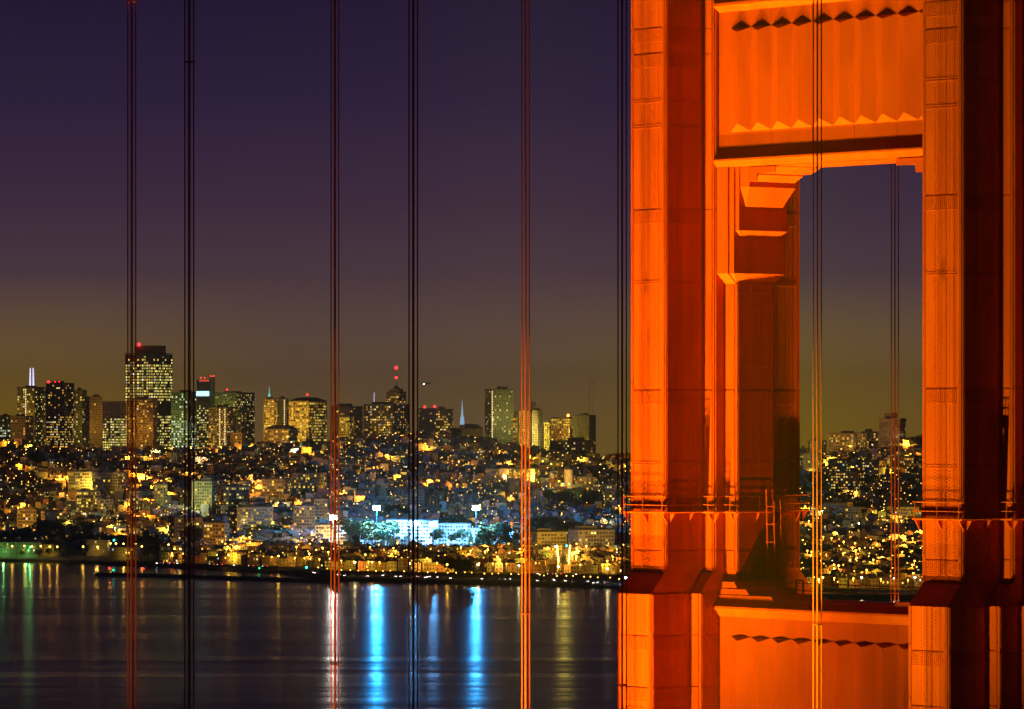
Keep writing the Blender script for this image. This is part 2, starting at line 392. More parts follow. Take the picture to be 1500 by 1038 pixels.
    # inner face of the right leg and outer face of the left leg, for a step to the side
# ---- portal struts
A0 = -D + W2; A1 = D - W2
def strut(zt, zb, zf1, zf0, z_lip, upper):
    """zt/zb top and bottom of the fluted web; zf1/zf0 flute tips; z_lip: cornice levels"""
    st = part('strut', tower); nf = 2.2
    body = MB(); body.box(A0 - .3, A1 + .3, -nf + .06, nf, EYE + zb, EYE + zt); body.build('web', paint_old, st)
    edges = [A0] + [-9.76 + 1.952 * k for k in (2, 4, 6, 8)] + [A1]
    for e0, e1 in zip(edges, edges[1:]):
        p = MB(); p.box(e0 + .012, e1 - .012, -nf, -nf + .06, EYE + zb, EYE + zt); p.build('web_plate', paint_old, st)
    d = .36; h = .976
    for k in range(10):
        a = -9.76 + 1.952 * (k + .5); f = MB()
        tl, tr = (a - h, -nf, EYE + zf1), (a + h, -nf, EYE + zf1)
        tm, tp = (a, -nf, EYE + zf1 + .01), (a, -nf - d, EYE + zf1 - .28)
        bl, br, bk = (a - h, -nf, EYE + zf0), (a + h, -nf, EYE + zf0), (a, -nf - d, EYE + zf0 + .5)
        f.quad([bl, bk, tp, tl]); f.quad([bk, br, tr, tp]); f.quad([tl, tp, tm]); f.quad([tp, tr, tm]); f.quad([bl, br, bk])
        f.quad([bl, tl, tm, tr, br]); f.build('flute', paint_old, st)
    return st, nf
def cornice(st, prof, a0=A0, a1=A1, name='cornice', m=None):
    """profile [(n, z)...] run along a"""
    mb = MB(); p0 = [(a0, -n, EYE + z) for n, z in prof]; p1 = [(a1, -n, EYE + z) for n, z in prof]
    mb.loft(p0, p1); return mb.build(name, m or paint, st)
up, nf = strut(26.2, 16.9, 25.0, 18.27, None, True)
cornice(up, [(2.0, 26.1), (2.2, 26.1), (2.62, 26.50), (2.62, 26.68), (2.3, 27.5), (2.0, 27.5)])
cornice(up, [(1.9, 17.25), (2.2, 17.25), (2.62, 16.52), (2.62, 16.40), (2.38, 16.02), (1.9, 16.0)])
cornice(up, [(-2.2, 16.9), (1.95, 16.9), (1.95, 15.96), (-2.2, 15.96)], name='soffit')
for k in range(11):                                  # stiffeners under the cornice lip
    a = A0 + .8 + k * 2.0
    mb = MB(); mb.loft([(a, -2.63, EYE + 16.42), (a, -2.40, EYE + 16.03), (a, -2.36, EYE + 16.05), (a, -2.59, EYE + 16.44)],
                       [(a + .05, -2.63, EYE + 16.42), (a + .05, -2.40, EYE + 16.03), (a + .05, -2.36, EYE + 16.05), (a + .05, -2.59, EYE + 16.44)])
    mb.build('joint_strip', paint_old, up)
lo, nf = strut(-12.3, -40, -14.4, -36, None, False)
cornice(lo, [(1.9, -13.16), (2.2, -13.16), (2.66, -12.62), (2.66, -12.48), (2.25, -12.02), (1.9, -12.02)])
cornice(lo, [(-2.3, -12.3), (1.95, -12.3), (1.95, -12.03), (-2.3, -12.03)], name='top_plate', m=paint_old)
# stepped corbels in the upper corners, stepped blocks on the lower strut
for s in (-1, 1):
    cb = part('corbel', tower)
    fl = lambda a: s * a                              # a counted from the left leg, mirrored on the right
    def tier(a_in, a_out, n, z_bot, z_top, bev_a, bev_n, bev_z, name='bracket_tier', a_back=None):
        """block on the leg from a_back to a_out; its underside is bevelled back by bev_a/bev_n over bev_z"""
        ab = a_in if a_back is None else a_back
        top = [(ab, n), (a_out, n), (a_out, -n), (ab, -n)]
        botm = [(ab, n - bev_n), (a_out - bev_a, n - bev_n), (a_out - bev_a, -n + bev_n), (ab, -n + bev_n)]
        mk = lambda pts, z: [(fl(a), -q, EYE + z) for a, q in pts]
        mb = MB(); mb.loft(mk(botm, z_bot), mk(top, z_bot + bev_z)); mb.loft(mk(top, z_bot + bev_z), mk(top, z_top)); mb.build(name, paint, cb)
    LE = -D + W3                                        # leg's inner face
    # facing of the leg front, strip over the third step
    mb = MB(); ring = lambda q: [(fl(-D + W2 + .02), -q), (fl(LE + .01), -q), (fl(LE + .01), -1.6), (fl(-D + W2 + .02), -1.6)]
    mb.loft([(x, y, EYE + 8.45) for x, y in ring(1.68)], [(x, y, EYE + 9.1) for x, y in ring(2.36)])
    mb.loft([(x, y, EYE + 9.1) for x, y in ring(2.36)], [(x, y, EYE + 15.98) for x, y in ring(2.36)]); mb.build('front_facing', paint, cb)
    tier(LE, -9.44, 2.23, 8.53, 15.98, .45, .60, .57, a_back=LE + .02)
    tier(-9.43, -9.07, 2.11, 11.48, 15.97, .34, .45, .40)
    tier(-9.06, -8.18, 2.02, 13.42, 15.96, .80, .42, 1.26)
    tier(-8.17, -7.40, 1.98, 15.02, 15.95, .76, .05, .42)
    tier(-7.39, -5.65, 1.96, 15.52, 15.94, .9, .05, .40)
    for a_in, a_out, zb in ((-8.17, -7.38, 15.02), (-7.37, -5.64, 15.52)):
        mb = MB(); mb.box(min(fl(a_in), fl(a_out)), max(fl(a_in), fl(a_out)), -2.09, -2.0, EYE + zb, EYE + 15.93); mb.build('fascia', paint_old, cb)
    for a_e, n_, z0, z1 in ((-5.5, 2.24, -12.02, -11.70), (-8.05, 2.14, -11.70, -11.30), (-9.3, 2.03, -11.30, -10.85)):
        mb = MB(); mk = lambda a, n, z: [(fl(-D + W2 + .03), -n, EYE + z), (fl(a), -n, EYE + z), (fl(a), n, EYE + z), (fl(-D + W2 + .03), n, EYE + z)]
        mb.loft(mk(a_e, n_ + .02, z0), mk(a_e - .4, n_ - .04, z1 - .05)); mb.build('step_block', paint_old, cb)
        mb = MB(); mb.loft(mk(a_e - .4, n_ - .04, z1 - .05), mk(a_e - .6, n_ - .18, z1)); mb.build('step_cap', paint_old, cb)

# ---- inspection catwalks round both legs
ZD, ZM, ZR = -6.45, -5.88, -5.33
for side in (-1, 1):
    cw = part('catwalk', tower); cw.location = (side * D, 0, 0)
    out = cruci(.48); inn = cruci(PT + .09)
    deck = MB()
    n = len(out)
    for k in range(n):
        j = (k + 1) % n
        deck.loft([(*inn[k], EYE + ZD), (*out[k], EYE + ZD), (*out[j], EYE + ZD), (*inn[j], EYE + ZD)],
                  [(*inn[k], EYE + ZD + .07), (*out[k], EYE + ZD + .07), (*out[j], EYE + ZD + .07), (*inn[j], EYE + ZD + .07)])
    deck.build('deck', paint, cw)
    for z, r in ((ZR, .032), (ZM, .03), (ZD + .1, .045)):
        rail = MB()
        for k in range(n): rail.tube((*out[k], EYE + z), (*out[(k + 1) % n], EYE + z), r, 5)
        rail.build('rail', paint, cw)
    for k in range(n):
        p = Vector(out[k]); q = Vector(out[(k + 1) % n]); ip = Vector(inn[k]); iq = Vector(inn[(k + 1) % n])
        m = max(1, round((q - p).length / 1.35))
        for i in range(m):
            t = (i + .5) / m if m < 3 else (i + .12) / (m - .76)
            c = p.lerp(q, t); ic = ip.lerp(iq, min(1, max(0, t)))
            d = (q - p).normalized(); nn = Vector((d.y, -d.x))
            ic = c - nn * .40
            pm = MB(); pm.tube((c.x, c.y, EYE + ZD), (c.x, c.y, EYE + ZR), .034, 5); pm.build('post', paint, cw)
            bm = MB(); h = .03
            tri = [(c, ZD), (ic, ZD), (ic, ZD - .62)]
            bm.loft([(pt.x - d.x * h, pt.y - d.y * h, EYE + z) for pt, z in tri], [(pt.x + d.x * h, pt.y + d.y * h, EYE + z) for pt, z in tri])
            bm.build('bracket', paint, cw)
# ladder from the left catwalk down to the strut, and the guard rail on the strut
ld = part('ladder', tower); la, ln_ = -D + W3 + 1.05, -.35
for dn in (-.28, .28):
    mb = MB(); mb.tube((la, -(ln_ + dn), EYE - 4.9), (la + .25, -(ln_ + dn), EYE - 12.0), .05, 5); mb.build('stile', paint, ld)
    mb = MB(); mb.tube((la + .75, -(ln_ + dn), EYE - 5.6), (la + .85, -(ln_ + dn), EYE - 9.6), .03, 5); mb.build('cage_bar', paint, ld)
for k in range(20):
    z = -5.2 - k * .34
    mb = MB(); mb.tube((la + .02, -(ln_ - .28), EYE + z), (la + .02, -(ln_ + .28), EYE + z), .022, 4); mb.build('rung', paint, ld)
for k in range(4):
    z = -6 - k * 1.15; mb = MB()
    for p, q in (((la, -.28), (la + .8, -.28)), ((la + .8, -.28), (la + .8, .28)), ((la + .8, .28), (la, .28))):
        mb.tube((p[0], -(ln_ + p[1]), EYE + z), (q[0], -(ln_ + q[1]), EYE + z), .03, 4)
    mb.build('cage_hoop', paint, ld)
gr = part('guard_rail', tower)
for z in (-11.5, -11.0):
    mb = MB(); mb.tube((-9.2, 2.1, EYE + z), (9.2, 2.1, EYE + z), .03, 5); mb.build('rail', paint_old, gr)
for k in range(12):
    a = -9.2 + k * 18.4 / 11; mb = MB(); mb.tube((a, 2.1, EYE - 12.02), (a, 2.1, EYE - 11.0), .03, 5); mb.build('post', paint_old, gr)
for a in (-7.75, -7.1):
    mb = MB(); mb.tube((a, 1.7, EYE - 12.02), (a, 1.7, EYE - 10.75), .07, 5); mb.build('gate_post', paint_old, gr)
mb = MB(); mb.tube((-7.75, 1.7, EYE - 10.8), (-7.1, 1.7, EYE - 10.8), .05, 5); mb.build('gate_bar', paint_old, gr)

# ------------------------------------------------------------------ suspender ropes
def suspender(a, n, label, clamps):
    base = tw(a, n, 0); base.z = 70
    t = thing('suspender_rope', label, 'suspender', base, -TH, 'suspender ropes hung from the main cables')
    for sx in (-1, 1):
        for sy in (-1, 1):
            m = MB(); m.tube((sx * .17, sy * .17, 0), (sx * .17, sy * .17, 140), .037, 6); m.build('rope', rope_paint, t, smooth=True)
    Y = base.y
    for v in clamps:
        z = (606 - v) * Y / FPX + EYE - 70; m = MB()
        m.box(-.22, .22, -.22, .22, z - .035, z + .035)
        m.build('spreader_clamp', rope_paint, t)
S0 = 16.2
suspender(-D, S0, 'orange lit suspender ropes standing in front of the sky beside the pale stepped tower', (898,))
suspender(-D, S0 + 15.24, 'dim red suspender ropes crossing the white floodlight by the yellow hillside building', (972,))
suspender(-D, S0 + 30.48, 'dark red suspender ropes passing before the tallest lit office tower', (3,))
suspender(D, S0, 'bright yellow suspender ropes running down in front of the portal struts', (914,))
suspender(D, S0 + 15.24, 'black suspender ropes close beside the left edge of the orange tower', (1002,))
suspender(D, S0 + 30.48, 'black suspender ropes between the two blue floodlight streaks on the water', ())
suspender(D, S0 + 45.72, 'black suspender ropes just past the tallest lit office tower, above the breakwater', (91,))
suspender(-D, -S0, 'dark red suspender ropes seen through the portal before the dark hilltop tower', (868,))

# ------------------------------------------------------------------ city: palettes and builders
WARM = [((1.0, 0.56, 0.07), 6), ((1.0, 0.66, 0.12), 5), ((1.0, 0.42, 0.04), 3), ((1.0, 0.82, 0.45), 2), ((0.75, 0.95, 1.0), 0.25)]
OFFICE = [((1.0, 0.70, 0.12), 5), ((1.0, 0.80, 0.22), 4), ((0.95, 0.90, 0.22), 3), ((1.0, 0.9, 0.55), 1)]
GREENW = [((0.72, 1.0, 0.42), 4), ((0.95, 1.0, 0.6), 4), ((0.8, 1.0, 0.8), 2)]
YELLOW = [((1.0, 0.64, 0.06), 6), ((1.0, 0.76, 0.14), 3)]
def pick(pal, rnd=random):
    t = rnd.random() * sum(w for _, w in pal)
    for c, w in pal:
        t -= w
        if t <= 0: return c
    return pal[-1][0]
def glowcol(pal, lo=0.35, hi=2.2, rnd=random):
    c = pick(pal, rnd); k = lo * (hi / lo) ** rnd.random()
    return (c[0] * k, c[1] * k, c[2] * k)
def light(parent, loc, power, col, radius=0.6, spot=None):
    l = bpy.data.lights.new('lamp_or_fill_light', 'SPOT' if spot else 'POINT'); l.energy = power; l.color = col; l.shadow_soft_size = radius
    o = bpy.data.objects.new('lamp_or_fill_light', l); C.objects.link(o); o.parent = parent; o.location = loc
    if spot: l.spot_size = math.radians(spot[0]); l.spot_blend = .4; o.rotation_euler = (math.radians(spot[1]), 0, 0)
    return o
def window_grid(lit, dark, face, w, z0, z1, nx, nz, p, pal, rnd, lo=.4, hi=1.8, size=(.62, .58), rows=None, band=None):
    """windows on one face; face(x, z) -> 3D point function and outward offset already applied"""
    for j in range(nz):
        rowp = p if rows is None else rows(j / max(1, nz - 1))
        for i in range(nx):
            cx = -w / 2 + w * (i + .5) / nx; cz = z0 + (z1 - z0) * (j + .5) / nz
            hx = w / nx * size[0] / 2; hz = (z1 - z0) / nz * size[1] / 2
            on = rnd.random() < rowp
            q = [face(cx - hx, cz - hz, on), face(cx + hx, cz - hz, on), face(cx + hx, cz + hz, on), face(cx - hx, cz + hz, on)]
            if on: lit.quad(q, 0, glowcol(pal, lo, hi, rnd))
            elif rnd.random() < .85: dark.quad(q, 0)
def tower_block(label, u0, u1, vt, Y, col, p=.3, pal=OFFICE, side=.3, vb=None, cat='building', name='tower_block', pitch=(3.3, 3.7), size=(.68, .56),
                roof='plant', lo=.35, hi=1.7, rows=None, seed=None, group=None, ribs=False, lamp=None, corner_strip=None):
    """a far building: walls, roof, parapet, lit and dark windows; side>0 shows its right flank, <0 its left one"""
    rnd = random.Random(seed if seed is not None else label)
    Wd = (u1 - u0) / FPX * Y; X = px((u0 + u1) / 2, Y); sg = 1 if side >= 0 else -1; s = abs(side)
    ga = math.radians(24); w = Wd * (1 - s) / math.cos(ga); d = max(6.0, Wd * s / math.sin(ga)); rz = -sg * ga
    zt = zv(vt, Y); zb = ground(X, Y) - 6
    t = thing(name, label, cat, (X, Y, zb), rz, group); h = zt - zb
    m = MB(); m.box(-w / 2, w / 2, -d / 2, d / 2, 0, h - .01, t=col, bottom=False)
    if ribs:
        n = max(4, int(w / 2.6))
        for i in range(n + 1):
            x = -w / 2 + w * i / n; m.box(x - .3, x + .3, -d / 2 - .5, -d / 2, 0, h - .01, t=col)
    m.build('wall', wall_m, t, tint=True)
    r = MB(); e = .5                                             # parapet and roof
    for a in ((-w / 2 - .2, w / 2 + .2, -d / 2 - .2, -d / 2 + e), (-w / 2 - .2, w / 2 + .2, d / 2 - e, d / 2 + .2)): r.box(*a, h, h + 1.1)
    for a in ((-w / 2 - .2, -w / 2 + e, -d / 2 + e, d / 2 - e), (w / 2 - e, w / 2 + .2, -d / 2 + e, d / 2 - e)): r.box(*a, h, h + 1.1)
    r.box(-w / 2 + e, w / 2 - e, -d / 2 + e, d / 2 - e, h, h + .25); ro = r.build('roof', roof_m, t)
    if roof == 'plant':
        q = MB(); k = rnd.uniform(.25, .5); xo = rnd.uniform(-.2, .2) * w
        q.box(xo - w * k / 2, xo + w * k / 2, -d * .25, d * .25, h + .2, h + rnd.uniform(3, 5), t=tuple(c * .7 for c in col)); q.build('plant_room', wall_m, t, tint=True)
        for i in range(rnd.randint(1, 3)):
            q = MB(); x = rnd.uniform(-.35, .35) * w; q.tube((x, -d * .3, h + .2), (x, -d * .3, h + rnd.uniform(3, 6)), .14, 4); q.build('aerial', metal_m, t)
    elif roof == 'mansard':
        q = MB(); q.loft([(-w / 2, -d / 2, h + 1.1), (w / 2, -d / 2, h + 1.1), (w / 2, d / 2, h + 1.1), (-w / 2, d / 2, h + 1.1)],
                         [(-w * .3, -d * .2, h + 6), (w * .3, -d * .2, h + 6), (w * .3, d * .2, h + 6), (-w * .3, d * .2, h + 6)]); q.build('mansard_roof', roof_m, t)
    lit, dark = MB(), MB()
    hz = min(h - 1.5, 175 / FPX * Y)          # only storeys that can rise above what stands in front
    nz = max(1, round(hz / pitch[1])); nx = max(2, round((w - 1.5) / pitch[0])); ny = max(2, round((d - 1.5) / pitch[0]))
    f1 = lambda x, z, on: (x, -d / 2 - (.08 if not ribs else .06) - (.02 if on else 0), z)
    f2 = lambda x, z, on: (sg * (w / 2 + .08 + (.02 if on else 0)), sg * x, z)
    window_grid(lit, dark, f1, w - 1.2, h - 1.2 - hz, h - 1.2, nx, nz, p, pal, rnd, lo, hi, size, rows)
    window_grid(lit, dark, f2, d - 1.2, h - 1.2 - hz, h - 1.2, ny, nz, p * .8, pal, rnd, lo, hi, size, rows)
    if lit.f: tag(lit.build('lit_windows', glow_m, t, tint=True), kind='stuff')
    if dark.f: tag(dark.build('dark_windows', glass_m, t), kind='stuff')
    if corner_strip:
        for x in corner_strip:
            q = MB(); k = 0
            while k * 3.6 < hz - 2:
                z = h - 2 - k * 3.6; q.quad([(x * w - .8, -d / 2 - .25, z - 2.2), (x * w + .8, -d / 2 - .25, z - 2.2), (x * w + .8, -d / 2 - .25, z), (x * w - .8, -d / 2 - .25, z)], 0, (1.8, 1.3, .55)); k += 1
            q.build('stair_lights', glow_m, t, tint=True)
    if lamp:
        light(t, (-sg * w * .1, -d / 2 - 45, h * .45 + 6), lamp[0] * FACADE_FILL, lamp[1], 1.5, (140, 92))  # added unseen spot in mid-air that brightens the facade
    return t, w, d, h
def mast(t, x, y, z0, z1, r, mat_=None):
    q = MB(); q.tube((x, y, z0), (x, y, z1), r, 5, r * .4); q.build('mast', mat_ or metal_m, t)
def beacon(t, x, y, z, r, m=E_RED, name='beacon'):
    q = MB(); q.ball((x, y, z), r, n=8, rings=5); return q.build(name, m, t)
TAN = (.34, .27, .17); CREAM = (.46, .40, .28); GREY = (.22, .21, .19); DARK = (.10, .085, .07); OCHRE = (.40, .28, .12); BROWN = (.2, .14, .09); GREENG = (.24, .26, .16)
SOD = (1.0, .50, .05); SODY = (1.0, .62, .06); GRN = (.85, .95, .22)
FACADE_FILL = .85  # strength of the fill spots added before the buildings
# ---- the skyline, from the left
tower_block('low office block with greenish lit floors at the far left end of the skyline', 0, 15, 608, 7300, GREENG, .5, GREENW, .3, rows=lambda t: .6 if t < .6 else .1)
tower_block('tan office tower with scattered yellow windows under the twin pronged violet spire', 26, 67, 567, 7600, TAN, .3, OFFICE, .35, corner_strip=(.0,), lamp=(9e4, SODY))
tower_block('squat tan block standing in front of the tower with the twin pronged spire', 16, 49, 609, 7250, TAN, .08, WARM, .3, lamp=(4e4, SOD))
tt, w, d, h = tower_block('dark office tower with a red corner lamp beside the twin pronged spire', 68, 108, 561, 7450, DARK, .32, WARM, .3, rows=lambda t: .55 if t < .55 else .12)
beacon(tt, -w * .42, -d * .4, h + 2.2, 2.0); beacon(tt, -w * .1, -d * .3, h + 2.5, .8); beacon(tt, w * .12, -d * .3, h + 2.8, .8); beacon(tt, -w * .38, -d * .45, h - .5, 1.1, E_WHT, 'roof_lamp')
tower_block('slim grey office tower right of the dark one with the red corner lamp', 108, 127, 571, 7600, GREY, .2, OFFICE, .3, lamp=(5e4, SODY))
tower_block('plain brown windowless slab with a small roof block left of the white lit office box', 126, 150, 581, 7400, TAN, .04, WARM, -.25, lamp=(7e4, SOD))
tower_block('wide office box with bright white window rows next to the tallest tower', 150, 184, 588, 7300, CREAM, .6, OFFICE, .2, rows=lambda t: .95 if t < .36 else (.7 if t < .75 else 0), hi=2.2, roof='flat')
tt, w, d, h = tower_block('tallest dark office tower full of lit windows with a red lamp on its roof', 184.5, 251.5, 519, 7700, DARK, .62, OFFICE, .36, pitch=(4.2, 4.4), roof='flat', hi=2.2,
                          rows=lambda t: (.15 if t > .94 else .86 if t > .57 else .15 if t > .44 else .62), name='office_tower', lamp=(8e4, SODY))
q = MB(); q.box(-w * .3, w * .4, -d * .3, d * .3, h + .2, h + 13, t=(.16, .09, .06)); q.build('roof_block', wall_m, tt, tint=True)
beacon(tt, -w * .12, -d * .34, h + 14.6, 2.4)
tower_block('tan apartment slab standing before the foot of the tallest tower', 185, 231, 584, 7350, OCHRE, .1, WARM, .12, lamp=(1.1e5, SOD))
tower_block('greenish lit office block right of the foot of the tallest tower', 251, 287, 574, 7500, GREENG, .3, GREENW, .3, rows=lambda t: .12 if t > .6 else .6, lamp=(8e4, GRN))
tt, w, d, h = tower_block('slim tower with a bright blue white band and red lamps near its top', 288, 310, 556, 7650, GREY, .35, OFFICE, .15, roof='flat', rows=lambda t: 0 if t > .72 else .5)
q = MB(); q.box(-w * .5 - .5, w * .5 + .4, -d * .5 - .6, -d * .5 - .3, h - 24.5, h - 17); q.build('light_band', E_BLB, tt)
q = MB(); q.box(-w * .28, w * .5, -d * .5 - .5, -d * .5 - .25, h - 2, h + .6); q.build('red_light_band', emis('red_sign', (1, .12, .06), .9), tt)
q = MB(); q.box(w * .5 + .6, w * .5 + 7, -d * .3, d * .2, 0, h + 5, t=(.3, .34, .3)); q.build('stair_core', wall_m, tt, tint=True)
for x in (-.2, .1, .62, .85): beacon(tt, w * x, -d * .3, h + 6.3 if x > .5 else h + 4, .8)
tt, w, d, h = tower_block('broad dark slab with narrow vertical ribs left of the teal topped building', 316, 372, 575, 7550, GREENG, .2, OFFICE, .42, ribs=True, pitch=(2.8, 3.6), lamp=(7e4, GRN))
beacon(tt, -w * .1, -d * .3, h + 5.5, 1.1)
tower_block('mid height block with bright zigzag stair lights in front of the ribbed slab', 306, 346, 596, 7300, TAN, .28, WARM, .3, corner_strip=(.1, .38), lamp=(7e4, SODY))
tower_block('small blank tan block right of the zigzag stair lights', 338, 359, 633, 7200, OCHRE, .02, WARM, .2, roof='flat', lamp=(6e4, SOD))
tt, w, d, h = tower_block('lit hotel block with rows of yellow windows under a teal cupola', 386, 406, 584, 7450, OCHRE, .55, YELLOW, .2, lamp=(7e4, SOD))
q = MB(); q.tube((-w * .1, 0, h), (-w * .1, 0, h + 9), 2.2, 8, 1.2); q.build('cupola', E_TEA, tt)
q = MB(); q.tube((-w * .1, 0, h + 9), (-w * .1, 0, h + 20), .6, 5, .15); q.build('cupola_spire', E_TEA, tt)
tower_block('tan slab with a column of lights down its edge beside the teal cupola', 404, 423, 583, 7500, TAN, .03, WARM, .15, corner_strip=(-.46, .3), lamp=(7e4, SODY))
tt, w, d, h = tower_block('wide yellow lit hotel with a dark mansard roof and aerials', 424, 478, 587, 7450, OCHRE, .62, YELLOW, .45, roof='mansard', lamp=(2.0e5, SODY), pitch=(3.6, 4.2))
for x in (-.2, 0, .2): mast(tt, x * w, -2, h + 5, h + 11 + 4 * x, .3)
beacon(tt, 0, -2, h + 10, 1.4)
tower_block('long low block with a dark hipped roof below the teal cupola hotel', 388, 436, 628, 7150, OCHRE, .25, YELLOW, .25, roof='mansard', lamp=(8e4, SOD))
tower_block('dark apartment tower at the left edge of the red suspender ropes', 484, 531, 595, 7400, DARK, .1, WARM, .4, lamp=(4e4, SOD))
tower_block('small yellow lit block standing before the dark apartment tower', 497, 519, 610, 7250, (.42, .34, .1), .25, YELLOW, .3, roof='flat', lamp=(1.0e5, SODY))
tower_block('wide dark hotel with scattered lights below the stepped tower with red mast lamps', 533, 600, 592, 7300, DARK, .22, WARM, .35, lamp=(4e4, SOD))
tt, w, d, h = tower_block('stepped stone tower carrying a mast with two red lamps', 566, 595, 574, 7450, TAN, .35, WARM, .35, roof='flat', rows=lambda t: .4 if t < .9 else .1, lamp=(5e4, SOD))
q = MB(); q.box(-w * .36, w * .36, -d * .36, d * .36, h + .2, h + 5.5, t=TAN); q.build('upper_stage', wall_m, tt, tint=True)
q = MB(); q.loft([(-w * .2, -d * .2, h + 5.5), (w * .2, -d * .2, h + 5.5), (w * .2, d * .2, h + 5.5), (-w * .2, d * .2, h + 5.5)], [(-1, -1, h + 11), (1, -1, h + 11), (1, 1, h + 11), (-1, 1, h + 11)]); q.build('cap', roof_m, tt)
mast(tt, 0, 0, h + 10, h + 37, .5); beacon(tt, 0, 0, h + 37.5, 2.3); beacon(tt, 0, 0, h + 22.5, 1.9)
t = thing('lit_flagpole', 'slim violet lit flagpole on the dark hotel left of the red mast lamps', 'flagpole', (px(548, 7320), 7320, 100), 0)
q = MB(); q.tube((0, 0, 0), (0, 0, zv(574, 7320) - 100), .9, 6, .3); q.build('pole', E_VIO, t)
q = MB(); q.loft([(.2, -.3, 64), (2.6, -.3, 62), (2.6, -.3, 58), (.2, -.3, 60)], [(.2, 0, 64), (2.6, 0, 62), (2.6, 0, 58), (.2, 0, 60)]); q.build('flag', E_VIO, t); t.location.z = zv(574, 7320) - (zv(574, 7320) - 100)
tt, w, d, h = tower_block('apartment block with cream flank and two red roof lamps left of the blue spire', 613, 640, 598, 7350, CREAM, .08, WARM, -.35, roof='flat', lamp=(8e4, SODY))
beacon(tt, -w * .4, -d * .3, h + 3, 1.7); beacon(tt, w * .42, -d * .3, h + 3.5, 1.8)
tower_block('dark apartment block with scattered lit windows beside the pale blue spire', 638, 664, 599, 7300, GREY, .3, WARM, .15)
# cathedral
Yc = 7350; t = thing('cathedral', 'cathedral with a pale blue lit needle spire and a dark gabled roof', 'cathedral', (px(677, Yc), Yc, ground(px(677, Yc), Yc) - 4), math.radians(-20))
zb = t.location.z; zg = zv(621, Yc) - zb; zt_ = zv(585, Yc) - zb
q = MB(); q.box(-3, 3, -3, 3, 0, zg, t=CREAM); q.build('tower', wall_m, t, tint=True)
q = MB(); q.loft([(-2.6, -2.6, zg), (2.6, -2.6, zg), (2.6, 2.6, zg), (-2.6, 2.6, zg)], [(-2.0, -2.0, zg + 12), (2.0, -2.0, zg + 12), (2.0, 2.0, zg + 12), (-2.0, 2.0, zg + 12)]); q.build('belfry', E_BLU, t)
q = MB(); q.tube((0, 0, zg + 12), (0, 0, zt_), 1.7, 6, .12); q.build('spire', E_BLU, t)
q = MB(); q.box(-8, 22, 3.5, 30, 0, zg - 6, t=CREAM); q.build('nave', wall_m, t, tint=True)
q = MB(); q.loft([(-8.5, 3, zg - 6), (22.5, 3, zg - 6), (22.5, 31, zg - 6), (-8.5, 31, zg - 6)], [(-5, 16, zg + 1), (17, 16, zg + 1), (17, 18, zg + 1), (-5, 18, zg + 1)]); q.build('roof', roof_m, t)
tower_block('tall pale green apartment tower with a column of white lights down its corner', 710, 752, 570, 7200, (.36, .36, .2), .14, OFFICE, -.24, pitch=(3.6, 3.4), size=(.5, .5), corner_strip=(-.47,), lamp=(6e4, (1, .9, .25)), name='apartment_tower')
tower_block('thin lit block squeezed behind the right edge of the pale green apartment tower', 751, 761, 606, 7300, OCHRE, .5, WARM, .2)
tower_block('stepped pale yellow tower behind the bright orange suspender ropes', 761, 779, 601, 7250, CREAM, .15, OFFICE, .1, lamp=(1.6e5, SODY))
tower_block('taller rear stage of the stepped pale tower with a small square top', 776, 795, 601, 7350, CREAM, .04, OFFICE, .4, lamp=(8e4, SODY))
tower_block('small square stair tower rising behind the stepped pale tower', 777, 784, 589, 7400, CREAM, 0, OFFICE, .3, roof='flat')
tower_block('narrow yellow green lit facade left of the hotel with orange roof lamp', 797, 808, 618, 7350, (.5, .45, .12), .3, YELLOW, .3, lamp=(2e5, (1, .85, .2)))
tt, w, d, h = tower_block('flat roofed hotel with a glowing top storey and an orange lamp on the roof', 807, 839, 611, 7300, OCHRE, .3, YELLOW, .12, roof='flat', rows=lambda t: .9 if t > .86 else .3, lamp=(7e4, SOD))
mast(tt, w * .38, -d * .4, h, h + 3.5, .3); beacon(tt, w * .38, -d * .4, h + 3.6, 1.9, E_SOD2, 'roof_lamp')
tower_block('plain olive slab tower without lit windows right of the orange roof lamp', 838, 873, 608, 7350, (.34, .28, .12), .015, WARM, .3, ribs=True, lamp=(1.5e5, SODY))
tower_block('long low building with a row of lights along its right end below the olive slab', 806, 872, 645, 7100, BROWN, .15, WARM, .3)
# far radio mast
t = thing('radio_mast', 'faint far radio mast with dim red lamps above the gap right of the olive slab', 'radio mast', (px(866, 9000), 9000, 40)); hh = zv(556, 9000) - 40
for dx in (-3, 3):
    q = MB(); q.tube((dx * 1.6, 0, 0), (dx, 0, hh), .35, 4); q.build('leg', metal_m, t)
for k in range(8):
    q = MB(); z = hh * (k + .5) / 8; q.tube((-4, 0, z), (4, 0, z), .2, 4); q.build('crossbar', metal_m, t)
ERD = emis('dim_red_beacon', (.8, .02, .02), 1.0)
for z in (hh, hh - 14, hh - 25): beacon(t, -3, 0, z, 1.0, ERD); beacon(t, 3, 0, z, 1.0, ERD)
